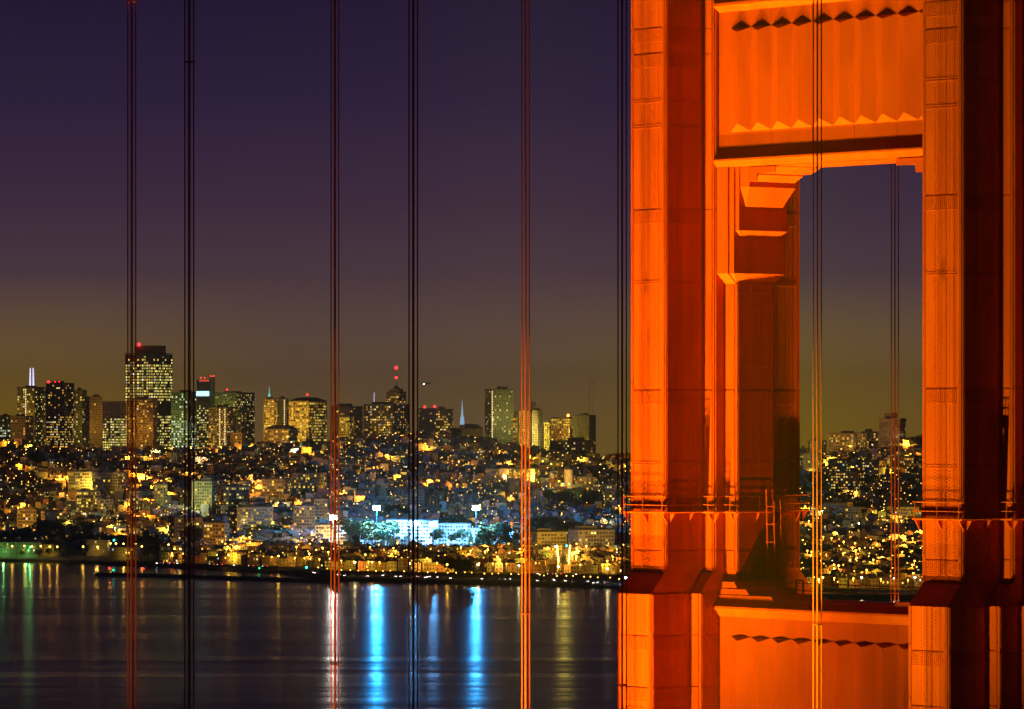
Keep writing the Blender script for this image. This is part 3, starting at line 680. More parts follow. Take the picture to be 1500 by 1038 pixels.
# twin pronged spire behind the tan tower
t = thing('spire', 'violet white lit spire with two prongs rising behind the tan tower', 'spire', (px(46.5, 7800), 7800, 60)); zt_ = zv(538, 7800) - 60; z0 = zv(565, 7800) - 60
q = MB(); q.loft([(-6, -5, 0), (6, -5, 0), (6, 5, 0), (-6, 5, 0)], [(-4.3, -4, z0), (4.3, -4, z0), (4.3, 4, z0), (-4.3, 4, z0)], t=GREY); q.build('shaft', wall_m, t, tint=True)
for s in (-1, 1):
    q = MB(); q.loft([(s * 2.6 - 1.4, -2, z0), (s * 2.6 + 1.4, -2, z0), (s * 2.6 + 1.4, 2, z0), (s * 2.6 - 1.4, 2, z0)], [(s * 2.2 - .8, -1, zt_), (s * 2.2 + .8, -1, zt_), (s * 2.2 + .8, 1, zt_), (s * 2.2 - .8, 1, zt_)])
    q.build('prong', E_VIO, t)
# ---- hill seen through the portal
tower_block('flat roofed apartment block with tall roof planters at the left of the portal hilltop', 1213, 1269, 634, 7000, TAN, .25, WARM, .3, lamp=(8e4, SOD), seed=3)
tower_block('stepped apartment block leaning on the dark hilltop tower seen through the portal', 1262, 1292, 632, 7050, TAN, .3, WARM, .2, lamp=(6e4, SOD))
tt, w, d, h = tower_block('dark hilltop apartment tower with a blank crown seen through the portal', 1287, 1327, 613, 7000, BROWN, .06, WARM, .25, roof='flat', rows=lambda t: 0 if t > .8 else .07, lamp=(7e4, (1, .55, .2)))
q = MB(); q.box(-w * .52, w * .52, -d * .52, d * .52, h - 4, h + 1.3, t=BROWN); q.build('crown', wall_m, tt, tint=True)
q = MB(); q.box(-w * .28, w * .14, -d * .3, d * .3, h + 1.3, h + 9, t=BROWN); q.build('roof_block', wall_m, tt, tint=True)
tower_block('low block with a warm lit bay at the left rim of the portal', 1171, 1184, 657, 6800, TAN, .3, YELLOW, .2)
tower_block('plain grey block behind the yellow suspender ropes in the portal', 1183, 1211, 645, 7000, GREY, .05, WARM, .3)
for u0, u1, vt, Y, c, p, lab in ((1176, 1206, 664, 6700, GREY, .1, 'grey block low on the hill behind the yellow suspender ropes'),
                            (1214, 1247, 672, 6500, BROWN, .45, 'terrace block with a blue lit corner window on the hill in the portal'),
                            (1252, 1300, 674, 6550, TAN, .4, 'lit apartment terrace below the dark hilltop tower in the portal'),
                            (1304, 1346, 668, 6600, TAN, .35, 'apartment block below the hilltop trees at the right of the portal'),
                            (1216, 1266, 690, 6350, BROWN, .5, 'stepped lit block lower down the middle of the portal hill'),
                            (1205, 1250, 735, 5900, TAN, .1, 'long colonnaded block half way down the portal hill'),
                            (1238, 1262, 742, 5750, (.45, .38, .2), .1, 'blank pale house gable in the lower part of the portal'),
                            (1318, 1352, 742, 5850, OCHRE, .2, 'yellow floodlit house beside the right leg of the tower')):
    tower_block(lab, u0, u1, vt, Y, c, p, WARM, random.Random(lab).choice((-.3, .3, .2)), roof='flat', name='apartment_block', lamp=(9e4, SODY) if 'yellow' in lab else None)
# ---- big blocks on the slope
for u0, u1, vt, Y, c, p, pal, lab, lp in (
    (100, 143, 690, 6150, CREAM, .3, YELLOW, 'large pale apartment complex with lit windows on the left slope', (1.2e5, SODY)),
    (140, 186, 691, 6180, CREAM, .18, YELLOW, 'right wing of the large pale apartment complex behind dark red suspender ropes', (1.0e5, SODY)),
    (112, 147, 718, 5950, CREAM, .3, YELLOW, 'lower block in front of the large pale apartment complex', (5e4, SODY)),
    (147, 166, 730, 5900, CREAM, .1, WARM, 'small pale cube beside the lower block of the large pale complex', (5e4, (1, .9, .5))),
    (190, 208, 718, 5950, CREAM, .25, OFFICE, 'pale narrow block just right of the dark red suspender ropes', (5e4, SODY)),
    (226, 245, 708, 6000, GREENG, .4, YELLOW, 'olive lit block on the left slope before the black suspender ropes', (5e4, SODY)),
    (281, 317, 704, 6000, (.42, .44, .24), .12, YELLOW, 'pale green concrete block with a tall lit stair window', (1.6e5, (.95, 1, .4))),
    (327, 365, 711, 6050, TAN, .3, OFFICE, 'grey tan school block right of the pale green concrete block', (5e4, SODY)),
    (427, 478, 692, 6250, OCHRE, .3, YELLOW, 'long ochre lit apartment block on the slope above the blue floodlights', (2.2e5, (1, .72, .1))),
    (384, 428, 701, 6200, OCHRE, .3, YELLOW, 'low ochre lit wing left of the long ochre apartment block', (1.2e5, SOD)),
    (455, 480, 730, 5800, OCHRE, .12, YELLOW, 'orange lit house wall left of the white floodlight', (9e4, (1, .6, .12))),
    (745, 790, 686, 6350, (.45, .4, .12), .45, YELLOW, 'long yellow lit building behind the bright orange suspender ropes', (2.0e5, (1, .85, .18))),
    (788, 826, 689, 6380, (.45, .4, .12), .35, YELLOW, 'right wing of the long yellow lit building beside the round church tower', (1.2e5, (1, .85, .18))),
    (845, 882, 698, 6300, BROWN, .3, WARM, 'dark gabled church hall right of the round church tower', None),
    (884, 901, 709, 6150, TAN, .4, OFFICE, 'small lit block left of the black suspender ropes near the tower', (3e4, SODY)),
    (60, 92, 748, 5650, OCHRE, .1, WARM, 'orange lit long hall behind the dark trees on the left', (2.2e5, (1, .55, .1))),
    (25, 60, 745, 5680, OCHRE, .1, WARM, 'left wing of the orange lit long hall behind the dark trees', (2.0e5, (1, .55, .1))),
    (334, 400, 742, 5600, OCHRE, .2, YELLOW, 'long low orange lit school behind the car park in the middle', (1.4e5, (1, .7, .15))),
    (430, 468, 740, 5620, OCHRE, .15, WARM, 'low tan shed left of the white floodlight above dark roofs', (8e4, SOD)),
    (246, 297, 757, 5250, OCHRE, .25, YELLOW, 'row of orange lit houses right of the black suspender ropes', (1.6e5, (1, .7, .12))),
    (298, 336, 765, 5200, OCHRE, .25, WARM, 'red brown lit terrace right of the dark round tree', (8e4, (1, .5, .1))),
    (600, 626, 716, 6000, GREY, .1, WARM, 'blank grey tower block behind the black ropes above the blue lights', (4e4, (.5, .75, 1))),
    (775, 830, 778, 5000, CREAM, .04, OFFICE, 'low cream hall at the head of the lamp lit street', (4e4, SODY)),
    (832, 900, 775, 5050, CREAM, .08, OFFICE, 'long pale hall left of the tower with two white windows', (2.5e4, (1, .85, .5)))):
    tower_block(lab, u0, u1, vt, Y, c, p, pal, random.Random(lab).choice((-.22, .25, .16)), roof='flat' if c is OCHRE else 'plant', name='apartment_block', lamp=lp and (lp[0] * .55, lp[1]), lo=.3, hi=2.4)
# round church tower
Yc = 6300; X = px(833, Yc); zb = ground(X, Yc) - 3
t = thing('church_tower', 'round pink stone church tower with a low conical roof', 'church', (X, Yc, zb)); hh = zv(687, Yc) - zb
q = MB(); q.tube((0, 0, 0), (0, 0, hh), 6.2, 14, t=(.5, .38, .28)); q.build('drum', wall_m, t, tint=True)
q = MB(); q.tube((0, 0, hh), (0, 0, hh + 1), 6.8, 14); q.tube((0, 0, hh + 1), (0, 0, zv(678, Yc) - zb), 6.6, 14, .2); q.build('conical_roof', roof_m, t)
q = MB(); q.tube((0, 0, zv(678, Yc) - zb), (0, 0, zv(672, Yc) - zb), .25, 5); q.build('finial', metal_m, t)
light(t, (-6, -30, hh * .7), 6e4, SODY)

# ------------------------------------------------------------------ houses
HCOL = [('cream', (.50, .44, .32)), ('tan', (.36, .28, .18)), ('white', (.62, .60, .54)), ('grey', (.28, .28, .27)), ('ochre', (.42, .29, .12)), ('brown', (.2, .13, .085)), ('pink', (.48, .30, .24)), ('greenish', (.24, .28, .22))]
ROOFS = ['flat', 'flat', 'flat', 'hip', 'flat', 'gable']
GRID = math.radians(-6)
def house_geom(w, d, h, roof, col, rnd, wall, rf, lit, dark, plit, M=None, detail=True, pal=WARM):
    T = (lambda p: p) if M is None else (lambda p: tuple(M @ Vector(p)))
    def Q(mb, pts, c=None): mb.quad([T(p) for p in pts], 0, c)
    x, y = w / 2, d / 2
    for a, b_ in (((-x, -y), (x, -y)), ((x, -y), (x, y)), ((x, y), (-x, y)), ((-x, y), (-x, -y))):
        Q(wall, [(*a, 0), (*b_, 0), (*b_, h), (*a, h)], col)
    e = .35
    if roof == 'flat':
        Q(rf, [(-x, -y, h - .3), (x, -y, h - .3), (x, y, h - .3), (-x, y, h - .3)])
        if detail:                                    # cornice
            for pts in ([(-x - e, -y - e, h - .5), (x + e, -y - e, h - .5), (x + e, -y - e, h + .4), (-x - e, -y - e, h + .4)],
                        [(-x - e, -y - e, h + .4), (x + e, -y - e, h + .4), (x, -y, h + .4), (-x, -y, h + .4)],
                        [(-x - e, -y - e, h - .5), (-x, -y, h - .5), (x, -y, h - .5), (x + e, -y - e, h - .5)]): Q(wall, pts, tuple(c * .9 for c in col))
    elif roof == 'gable':
        rh = w * .3
        Q(wall, [(-x, -y, h), (x, -y, h), (0, -y, h + rh)], col); Q(wall, [(x, y, h), (-x, y, h), (0, y, h + rh)], col)
        Q(rf, [(x + e, -y - e, h - .25), (x + e, y + e, h - .25), (0, y + e, h + rh + .05), (0, -y - e, h + rh + .05)])
        Q(rf, [(-x - e, y + e, h - .25), (-x - e, -y - e, h - .25), (0, -y - e, h + rh + .05), (0, y + e, h + rh + .05)])
    else:
        rh = min(w, d) * .22; k = min(x, y) * .9
        A, B, C_, D_ = (-x - e, -y - e, h), (x + e, -y - e, h), (x + e, y + e, h), (-x - e, y + e, h); P_, Q_ = (-x + k, 0, h + rh), (x - k, 0, h + rh)
        Q(rf, [A, B, Q_, P_]); Q(rf, [C_, D_, P_, Q_]); Q(rf, [B, C_, Q_]); Q(rf, [D_, A, P_])
    nf = max(2, int(h / 3.3)); nx = max(2, int(w / 2.6)); n_on = 0
    for j in range(nf):
        for i in range(nx):
            if not detail and j < nf - 2: continue
            cx = -x + w * (i + .5) / nx; cz = h - 1.9 - j * 3.1
            if cz < 1: continue
            on = rnd.random() < plit
            if not on and not detail and rnd.random() < .6: continue
            hw, hz = .55, .75
            Q(lit if on else dark, [(cx - hw, -y - .07, cz - hz), (cx + hw, -y - .07, cz - hz), (cx + hw, -y - .07, cz + hz), (cx - hw, -y - .07, cz + hz)], glowcol(pal, .3, 4.0, rnd) if on else None)
            n_on += on
    if rnd.random() < .35:
        cz = h - 2.0; sx = 1 if rnd.random() < .5 else -1
        Q(lit, [(sx * (x + .07), -sx * .6, cz - .7), (sx * (x + .07), sx * .6, cz - .7), (sx * (x + .07), sx * .6, cz + .7), (sx * (x + .07), -sx * .6, cz + .7)][::1], glowcol(pal, .3, 3.0, rnd)); n_on += 1
    return n_on
def blocked(x, y):
    """parks, the playing field, the car parks: no houses here"""
    u = 750 + x / y * FPX
    if u < 235 and y < 5560: return True
    if 480 < u < 770 and 5080 < y < 5420: return True
    if 816 < u < 834 and y < 4990: return True        # the street that runs away from the shore
    return False
def front_y(u): return interp([(235, 4760), (300, 4720), (450, 4600), (520, 4500), (700, 4460), (925, 4400), (1200, 4080), (1420, 3990)], u)
rnd = random.Random(5)
mass = {'wall': MB(), 'roof': MB(), 'lit': MB(), 'dark': MB()}
ind = []
ROWS = []
y = 4040
while y < 7080:
    ROWS.append(y); y += 29 if y < 5300 else 31
def place(x, y): return x, y + x * math.tan(GRID)
lamp_spots = []
for r, y0 in enumerate(ROWS):
    x = -0.115 * y0; step_lamp = 0
    while x < 0.098 * y0:
        w = rnd.choice((6.5, 7, 7.5, 8, 9, 11)) if y0 < 5600 else rnd.choice((6, 6.5, 7, 7.5, 8, 9, 10, 14))
        if rnd.random() < .05: x += 14
        X, Y = place(x + w / 2, y0 + rnd.uniform(-3, 3)); u = 750 + X / Y * FPX
        x += w + (0 if rnd.random() < .7 else rnd.uniform(.5, 4))
        if Y < front_y(u) or blocked(X, Y) or rnd.random() < .05: continue
        if u > 1365 or u < -60: continue
        h = rnd.choice((7, 7.5, 8, 8.5, 9, 10, 11.5)) + (rnd.choice((0, 0, 0, 0, 2, 5)) if Y > 5300 else 0)
        first = Y < front_y(u) + 400
        ind.append((first, X, Y, u, w - .25, rnd.uniform(9, 13), h))
        step_lamp += w
        if step_lamp > 62:
            step_lamp = 0; lamp_spots.append((X, Y - 11))
for c, (x, y, z) in (): pass
front = sorted([q for q in ind if q[0] and not (930 < q[3] < 1165)], key=lambda q: q[2] - front_y(q[3]))[:300]
fs = set(id(q) for q in front)
WORD = {'flat': 'flat-roofed', 'gable': 'gabled', 'hip': 'hip-roofed'}
ZONES = ((-100, 300, 'by the left headland'), (300, 420, 'behind the breakwater road'), (420, 500, 'below the white floodlight'), (500, 580, 'under the blue floodlights'), (580, 690, 'behind the shore car-park'),
         (690, 770, 'left of the orange ropes'), (770, 830, 'left of the lamp-lit street'), (830, 935, 'right of the lamp-lit street'), (935, 1210, 'behind the yellow ropes'), (1210, 1300, 'in the mid portal'), (1300, 1500, 'by the right tower leg'))
def near_word(u):
    for a, b_, s in ZONES:
        if a <= u < b_: return s
    return ZONES[-1][2]
seen = {}
for q in ind:
    first, X, Y, u, w, d, h = q
    cn, col = rnd.choice(HCOL); col = tuple(c * rnd.uniform(.75, 1.15) for c in col); roof = rnd.choice(ROOFS) if w < 11 else 'flat'
    z = ground(X, Y) - .6
    plit = .4 if Y > 5500 else .24
    if id(q) in fs:
        wl, rf, lt, dk = MB(), MB(), MB(), MB(); plit = .2
        nl = house_geom(w, d, h, roof, col, rnd, wl, rf, lt, dk, plit)
        lab = '%s %s %s house, %s, %s' % ('tall' if h >= 11 else 'low' if h <= 7 else 'narrow' if w < 8 else 'broad' if w > 11 else 'plain', cn, WORD[roof], 'unlit' if nl == 0 else 'one lit window' if nl == 1 else 'few lit windows' if nl < 4 else 'many lit windows', near_word(u))
        t = thing('house', lab, 'house', (X, Y, z), GRID, 'front houses ' + near_word(u))
        wl.build('wall', wall_m, t, tint=True); rf.build('roof', roof_m, t)
        if lt.f: tag(lt.build('lit_windows', glow_m, t, tint=True), kind='stuff')
        if dk.f: tag(dk.build('dark_windows', glass_m, t), kind='stuff')
        m = MB(); m.box(-w / 2 + .6, -w / 2 + 3.2, -d / 2 - .06, -d / 2 + .05, 0.2, 2.7); m.build('garage_door', concrete_m, t)
        if rnd.random() < .5:
            m = MB(); m.box(w * .2, w * .2 + .9, d * .1, d * .1 + .9, h - .5, h + 1.6 + (w * .3 if roof != 'flat' else 0)); m.build('chimney', concrete_m, t)
    else:
        M = Matrix.Translation((X, Y, z)) @ Matrix.Rotation(GRID, 4, 'Z')
        house_geom(w, d, h, roof, col, rnd, mass['wall'], mass['roof'], mass['lit'], mass['dark'], plit, M, detail=Y < 5000)
t = thing('hillside_houses', 'thousands of small dark houses with yellow windows covering the hillside behind the front rows', 'houses')
t['kind'] = 'stuff'
for k, m_, nm in (('wall', wall_m, 'walls'), ('roof', roof_m, 'roofs'), ('lit', glow_m, 'lit_windows'), ('dark', glass_m, 'dark_windows')):
    tag(mass[k].build(nm, m_, t, tint=k in ('wall', 'lit')), kind='stuff')
print('houses', len(ind), 'front', len(front), 'lamps', len(lamp_spots))

# ------------------------------------------------------------------ street lamps
lm = MB(); lm.tube((0, 0, 0), (0, 0, 11.2), .14, 5, .09); lm.tube((0, 0, 11.1), (0, -1.6, 11.6), .07, 4); POLE = lm.mesh('lamp_pole', metal_m)
lm = MB(); lm.ball((0, -1.6, 11.55), .85, n=7, rings=5, sz=.7)
HEADS = {'sodium': lm.mesh('lamp_head', E_SOD), 'amber': lm.mesh('lamp_head', E_SOD2), 'white': lm.mesh('lamp_head', E_WHT)}
LIGHTS = {k: bpy.data.lights.new('lamp_or_fill_light', 'SPOT') for k in HEADS}
LP = 46000
for k, c in (('sodium', (1, .52, .05)), ('amber', (1, .42, .03)), ('white', (1, .76, .3))):
    LIGHTS[k].spot_size = math.radians(158); LIGHTS[k].spot_blend = .35; LIGHTS[k].energy = LP; LIGHTS[k].color = c; LIGHTS[k].shadow_soft_size = .5
SHORE_LIGHTS = {}
for k, l in LIGHTS.items():
    q = bpy.data.lights.new('lamp_or_fill_light', 'POINT'); q.color = l.color; q.shadow_soft_size = .5; q.energy = 1200; SHORE_LIGHTS[k] = q
NEAR = {}
for k, l in LIGHTS.items():
    NEAR[k] = l.copy(); NEAR[k].energy = 15000; NEAR[k].color = (1, .46, .035)
LIGHTS['white'].energy = 22000
FRONT = bpy.data.lights.new('lamp_or_fill_light', 'SPOT'); FRONT.energy = 10000; FRONT.color = (1, .44, .025); FRONT.spot_size = math.radians(150); FRONT.spot_blend = .4; FRONT.shadow_soft_size = .4
def street_lamp(x, y, kind, label, group, lit=True, s=1.0, lights=LIGHTS):
    t = thing('street_lamp', label, 'street lamp', (x, y, ground(x, y) - .1), 0, group)
    if s != 1: t.scale = (s, s, s)
    inst('pole', POLE, t); inst('lantern', HEADS[kind], t)
    if lit:
        o = bpy.data.objects.new('lamp_or_fill_light', lights[kind]); C.objects.link(o); o.parent = t; o.location = (0, -1.5, 10.4)
        if lights is LIGHTS or lights is NEAR: o.rotation_euler = (math.radians(82), 0, 0)
    return t
rnd = random.Random(21); rnd.shuffle(lamp_spots)
def lamp_words(kind, u, Y):
    zone = 'far up the hillside' if Y > 6300 else 'half way up the slope' if Y > 5500 else 'among the flat streets' if Y > 4800 else 'along the front street'
    return '%s street lamp %s %s' % (kind, zone, near_word(u))
n = 0; near_l = [p for p in lamp_spots if p[1] < 5300]; far_l = [p for p in lamp_spots if p[1] >= 5300]
for x, y in near_l[:110] + far_l[:150]:
    u = 750 + x / y * FPX
    if 935 < u < 1160 or u > 1360: continue
    kind = rnd.choice(('sodium', 'sodium', 'sodium', 'amber', 'amber', 'amber', 'amber', 'white' if y > 5600 else 'amber'))
    street_lamp(x, y, kind, lamp_words(kind, u, y), 'street lamps ' + ('on the hill ' if y > 5500 else 'on the flat ') + near_word(u), lights=NEAR if y < 5300 else LIGHTS)
for k in range(9):                                     # the lamp lit street running straight inland
    for s, xo in ((-1, 818), (1, 833)):
        Y = 4440 + k * 62; street_lamp(px(xo - k * .25 * s * -1, Y), Y, 'sodium', 'amber lamp in the %s row lining the straight street from the shore' % ('left' if s < 0 else 'right'), 'lamps lining the straight street, %s row' % ('left' if s < 0 else 'right'))
for u, Y in ((18, 4900), (36, 4905), (47, 4890), (60, 4895), (73, 4880), (84, 4880), (122, 4880), (143, 4875), (162, 5005), (170, 5000), (181, 4990), (199, 4990), (217, 5000), (208, 4890), (236, 4960), (247, 4960), (256, 4800), (264, 4800),
             (335, 4610), (408, 4560), (520, 4360), (545, 4370), (600, 4330), (655, 4300), (700, 4300), (760, 4270), (818, 4240), (890, 4180), (1205, 3960), (1262, 3960), (1310, 3940), (1340, 3960)):
    X = px(u, Y); kind = 'white' if u > 515 and u % 2 == 0 else 'sodium'
    street_lamp(X, Y, kind, '%s lamp on the shore road %s' % (kind, near_word(u) if u >= 300 else 'by the pier sheds' if u < 100 else 'by the toll house' if u < 205 else 'at the headland bend'), 'lamps of the shore road ' + near_word(u), s=1.05, lights=SHORE_LIGHTS)

for u in (252, 268, 300, 318, 345, 372, 398, 432, 446, 468, 500, 518, 540, 556, 612, 640, 658, 702, 722, 742, 770, 850, 882, 1192, 1222, 1250, 1290, 1330):
    Y = front_y(u) - 13 + px(u, 4500) * math.tan(GRID); Y = max(Y, front_y(u) - 18); X = px(u, Y)
    t = street_lamp(X, Y, 'amber', 'amber lamp close before the front house fronts %s' % near_word(u), 'lamps before the house fronts ' + near_word(u), lit=False, s=.75)
    o = bpy.data.objects.new('lamp_or_fill_light', FRONT); C.objects.link(o); o.parent = t; o.location = (0, -1.0, 10.2); o.rotation_euler = (math.radians(78), 0, 0)

for k in range(34):                                    # low lamps along the shore promenade
    u = 470 + k * 13.2 + rnd.uniform(-4, 4); Y = interp(SHORE, u) + rnd.uniform(16, 40)
    if u < 915: street_lamp(px(u, Y), Y, 'amber' if k % 3 else 'sodium', 'low promenade lamp on the shore %s' % near_word(u), 'low promenade lamps ' + near_word(u), lit=False, s=.5)
# the lanterns further off, past the three hundred nearest, as one mass
far = MB()
for x, y in near_l[110:] + far_l[150:]:
    z = ground(x, y); far.tube((x, y, z), (x, y, z + 11), .12, 4); 
far.build('poles', metal_m, tag(thing('distant_street_lamps', 'hundreds of small amber street lamps strewn over the whole hillside', 'street lamps'), kind='stuff'))
dl = MB()
for x, y in near_l[110:] + far_l[150:]:
    dl.ball((x, y - .6, ground(x, y) + 11.3), .55, n=5, rings=4, sz=.7, m=0 if rnd.random() < .75 else 1)
dl.build('lanterns', [emis('far_amber_lantern', (1, .42, .04), 9), emis('far_sodium_lantern', (1, .6, .12), 12)], bpy.data.objects['distant_street_lamps'])
for o in bpy.data.objects['distant_street_lamps'].children: o['kind'] = 'stuff'

# ------------------------------------------------------------------ playing field floodlights
def field_mast(u, v, Y, label, m, col, power, s=1.0):
    X = px(u, Y); zb = ground(X, Y); H = zv(v, Y) - zb
    t = thing('floodlight_mast', label, 'floodlight mast', (X, Y, zb))
    q = MB(); q.tube((0, 0, 0), (0, 0, H + 1.5), .45, 7, .28); q.build('pole', metal_m, t)
    for k in range(3):
        q = MB(); q.tube((-3.6, -.3, H - 1.7 + k * 1.7), (3.6, -.3, H - 1.7 + k * 1.7), .1, 4); q.build('crossarm', metal_m, t)
        for i in range(4):
            x = -3.0 + i * 2.0; q = MB(); q.box(x - .62 * s, x + .62 * s, -.95, -.45, H - 2.3 + k * 1.7, H - 1.05 + k * 1.7); q.build('lamp_panel', m, t)
    light(t, (0, -3.2, H), power * .42, col, 1.4); light(t, (0, 1.5, H), power * (1.3 if col[2] > .9 else 1.0), (.34, .68, 1.0) if col[2] > .9 else col, 1.4, (100, 44))
    if col[2] > .95 and power > 4e5: light(t, (0, 2.5, H), power * 1.7, (.012, .28, 1.0), 1.4, (78, 70))
    return t
BL = (.012, .36, 1.0)
field_mast(552, 743, 5330, 'tallest blue white floodlight mast left of the black suspender ropes', E_FLD, BL, 2.0e6, 1.3)
field_mast(697, 743, 5330, 'blue white floodlight mast at the right end of the playing field', E_FLD, BL, 1.1e6, 1.2)
field_mast(488, 757, 5250, 'white floodlight mast behind the dim red suspender ropes', E_FLW, (1, .86, .75), 3.5e5, 1.1)
field_mast(606, 766, 5270, 'low blue white floodlight right behind the black suspender ropes', E_FLD, BL, 1.6e5, .9)
field_mast(635, 767, 5270, 'low blue white floodlight right of the black suspender ropes', E_FLD, BL, 1.6e5, .9)
tower_block('long white school building flooded with blue white light behind the playing field', 566, 642, 761, 5420, (.7, .7, .68), .2, [((.7, .95, 1.0), 1)], .12, roof='flat', name='school', cat='school')
tower_block('lower white wing of the floodlit school right of the main building', 642, 690, 766, 5430, (.66, .66, .64), .15, [((.7, .95, 1.0), 1)], .12, roof='flat', name='school', cat='school')
tower_block('pale floodlit pavilion at the right end of the playing field', 690, 762, 773, 5410, (.6, .6, .56), .1, [((.8, .95, 1.0), 1)], .15, roof='flat', name='pavilion', cat='pavilion')
tower_block('pale floodlit hall at the left end of the playing field', 462, 520, 768, 5380, (.6, .58, .5), .1, WARM, .15, roof='flat', name='pavilion', cat='pavilion')

# ------------------------------------------------------------------ trees
def crown_mesh(seed, conifer=False, n=330):
    r = random.Random(seed); mb = MB()
    lobes = [(r.uniform(-.5, .5), r.uniform(-.5, .5), r.uniform(-.2, .55), r.uniform(.35, .6)) for _ in range(7)]
    for k in range(n):
        if conifer:
            z = r.random() ** 1.3; rad = (1 - z) * .62 + .03; a = r.random() * 2 * PI; c = Vector((rad * math.cos(a) * r.uniform(.6, 1), rad * math.sin(a) * r.uniform(.6, 1), z * 2 - 1))
        else:
            lx, ly, lz, lr = r.choice(lobes); v = Vector((r.gauss(0, 1), r.gauss(0, 1), r.gauss(0, 1))).normalized() * lr * r.uniform(.75, 1.08); c = Vector((lx, ly, lz)) + v
        u = Vector((r.gauss(0, 1), r.gauss(0, 1), r.gauss(0, 1))).normalized(); w_ = u.orthogonal().normalized(); s = r.uniform(.10, .2)
        g_ = r.uniform(.5, 1.4); t = (.05 * g_, .065 * g_, .025 * g_)
        mb.quad([c + u * s, c + w_ * s * .8, c - u * s, c - w_ * s * .8], 0, t)
    return mb.mesh('crown', leaf_m, True)
CROWNS = [crown_mesh(k) for k in range(5)]; CONES = [crown_mesh(20 + k, True) for k in range(2)]
tm = MB(); tm.tube((0, 0, 0), (0, 0, .55), .035, 6, .022)
for a in (0, 2.1, 4.2): tm.tube((0, 0, .4), (.22 * math.cos(a), .22 * math.sin(a), .72), .018, 5, .008)
TRUNK = tm.mesh('trunk', bark_m)
def tree(x, y, h, wd, label, group, rnd, conifer=False, base=None):
    t = thing('conifer' if conifer else 'tree', label, 'tree', (x, y, (ground(x, y) if base is None else base) - .2), rnd.random() * 6, group)
    inst('trunk', TRUNK, t, sc=(h, h, h))
    if conifer: inst('crown', rnd.choice(CONES), t, (0, 0, h * .55), sc=(wd * .5, wd * .5, h * .48))
    else: inst('crown', rnd.choice(CROWNS), t, (0, 0, h * .62), sc=(wd * .5, wd * .5, h * .4))
    return t
rnd = random.Random(77)
def clump(u0, u1, Y, n, h, place_, blue=False, spread=60, cone=.1, group=None):
    for k in range(n):
        u = u0 + (u1 - u0) * (k + rnd.uniform(.1, .9)) / n; y = Y + rnd.uniform(-spread, spread); hh = h * rnd.uniform(.7, 1.15); cf = rnd.random() < cone
        size = 'tall' if hh > h * 1.02 else 'small' if hh < h * .82 else 'middling'
        tree(px(u, y), y, hh, hh * rnd.uniform(.8, 1.25), '%s %s %s' % (size, 'dark conifer' if cf else 'blue lit round tree' if blue else 'dark round tree', place_), group or 'trees ' + place_, rnd, cf)
clump(-10, 90, 5480, 16, 15, 'in the dark wood at the far left')
clump(90, 235, 5350, 20, 13, 'in the dark park left of the black ropes')
clump(55, 135, 5600, 10, 22, 'rising before the orange lit long hall')
clump(235, 330, 5290, 6, 12, 'round the lit houses right of the black ropes')
clump(276, 292, 5130, 2, 26, 'standing alone before the orange lit houses')
clump(-10, 60, 4950, 7, 9, 'on the headland shore at the far left')
clump(70, 130, 4930, 6, 13, 'by the headland sheds')
clump(205, 235, 4960, 4, 17, 'beside the headland road lamps')
clump(500, 570, 5350, 9, 26, 'under the tallest blue floodlight', True, 40)
clump(515, 575, 5372, 9, 17, 'before the left end of the floodlit school', True, 12)
clump(630, 760, 5385, 12, 16, 'before the right end of the floodlit school', True, 10)
clump(640, 690, 5700, 6, 24, 'on the rise behind the floodlit school', True, 40)
clump(705, 745, 5350, 6, 24, 'beside the right blue floodlight mast', True, 20)
clump(775, 822, 5330, 7, 30, 'in the dark grove right of the playing field', cone=0)
clump(560, 600, 5900, 5, 18, 'above the blue floodlights', True)
clump(800, 880, 6100, 12, 22, 'on the dark slope under the round church tower')
clump(655, 690, 4330, 6, 16, 'on the shore behind the car park', spread=10)
clump(835, 850, 5600, 3, 20, 'between the pale halls near the bridge tower')
clump(385, 410, 5560, 4, 18, 'beside the low orange school', spread=20)
clump(1326, 1352, 6950, 5, 20, 'on the hilltop right of the dark tower', cone=0, spread=20)
clump(1320, 1352, 4800, 4, 15, 'in the dark corner beside the right tower leg')
clump(1212, 1270, 5600, 3, 12, 'among the houses low in the portal')
clump(20, 120, 6600, 12, 16, 'on the dark slope at the left')
clump(500, 900, 6500, 26, 13, 'scattered over the hill streets')
clump(250, 480, 6500, 14, 13, 'scattered over the left hill streets')
clump(1175, 1350, 6300, 12, 12, 'scattered over the portal hill')
clump(650, 672, 7280, 3, 26, 'beside the cathedral on the ridge', spread=5)

# ------------------------------------------------------------------ shore: sea wall, breakwater, road, cars, beacons, piers
m = MB(); us = list(range(-60, 1400, 12))
for a, b_ in zip(us, us[1:]):
    def edge(u, off, z):
        Y = interp(SHORE, u); X = px(u, Y); return (X, shore_y(X) + off, z)
    r = rnd.uniform(-.4, .4)
    m.quad([edge(a, -3, -.5), edge(b_, -3, -.5), edge(b_, 4 + r, 2.6 + r), edge(a, 4 + r, 2.6 + r)]); m.quad([edge(a, 4 + r, 2.6 + r), edge(b_, 4 + r, 2.6 + r), edge(b_, 9, 3.25), edge(a, 9, 3.25)])
tag(m.build('shore_bank', rock_m), kind='structure')
m = MB()
for a, b_ in zip(us, us[1:]):
    e = lambda u, off: (px(u, front_y(max(236, u)) - off), front_y(max(236, u)) - off, ground(px(u, front_y(max(236, u)) - off), front_y(max(236, u)) - off) + .12)
    m.quad([e(a, 42), e(b_, 42), e(b_, 28), e(a, 28)])
tag(m.build('shore_road', asphalt_m), kind='structure')
bw = MB(); prev = None; nb = 40                                  # rubble breakwater
t = thing('breakwater', 'low dark rubble breakwater running out from the shore', 'breakwater')
pts = []
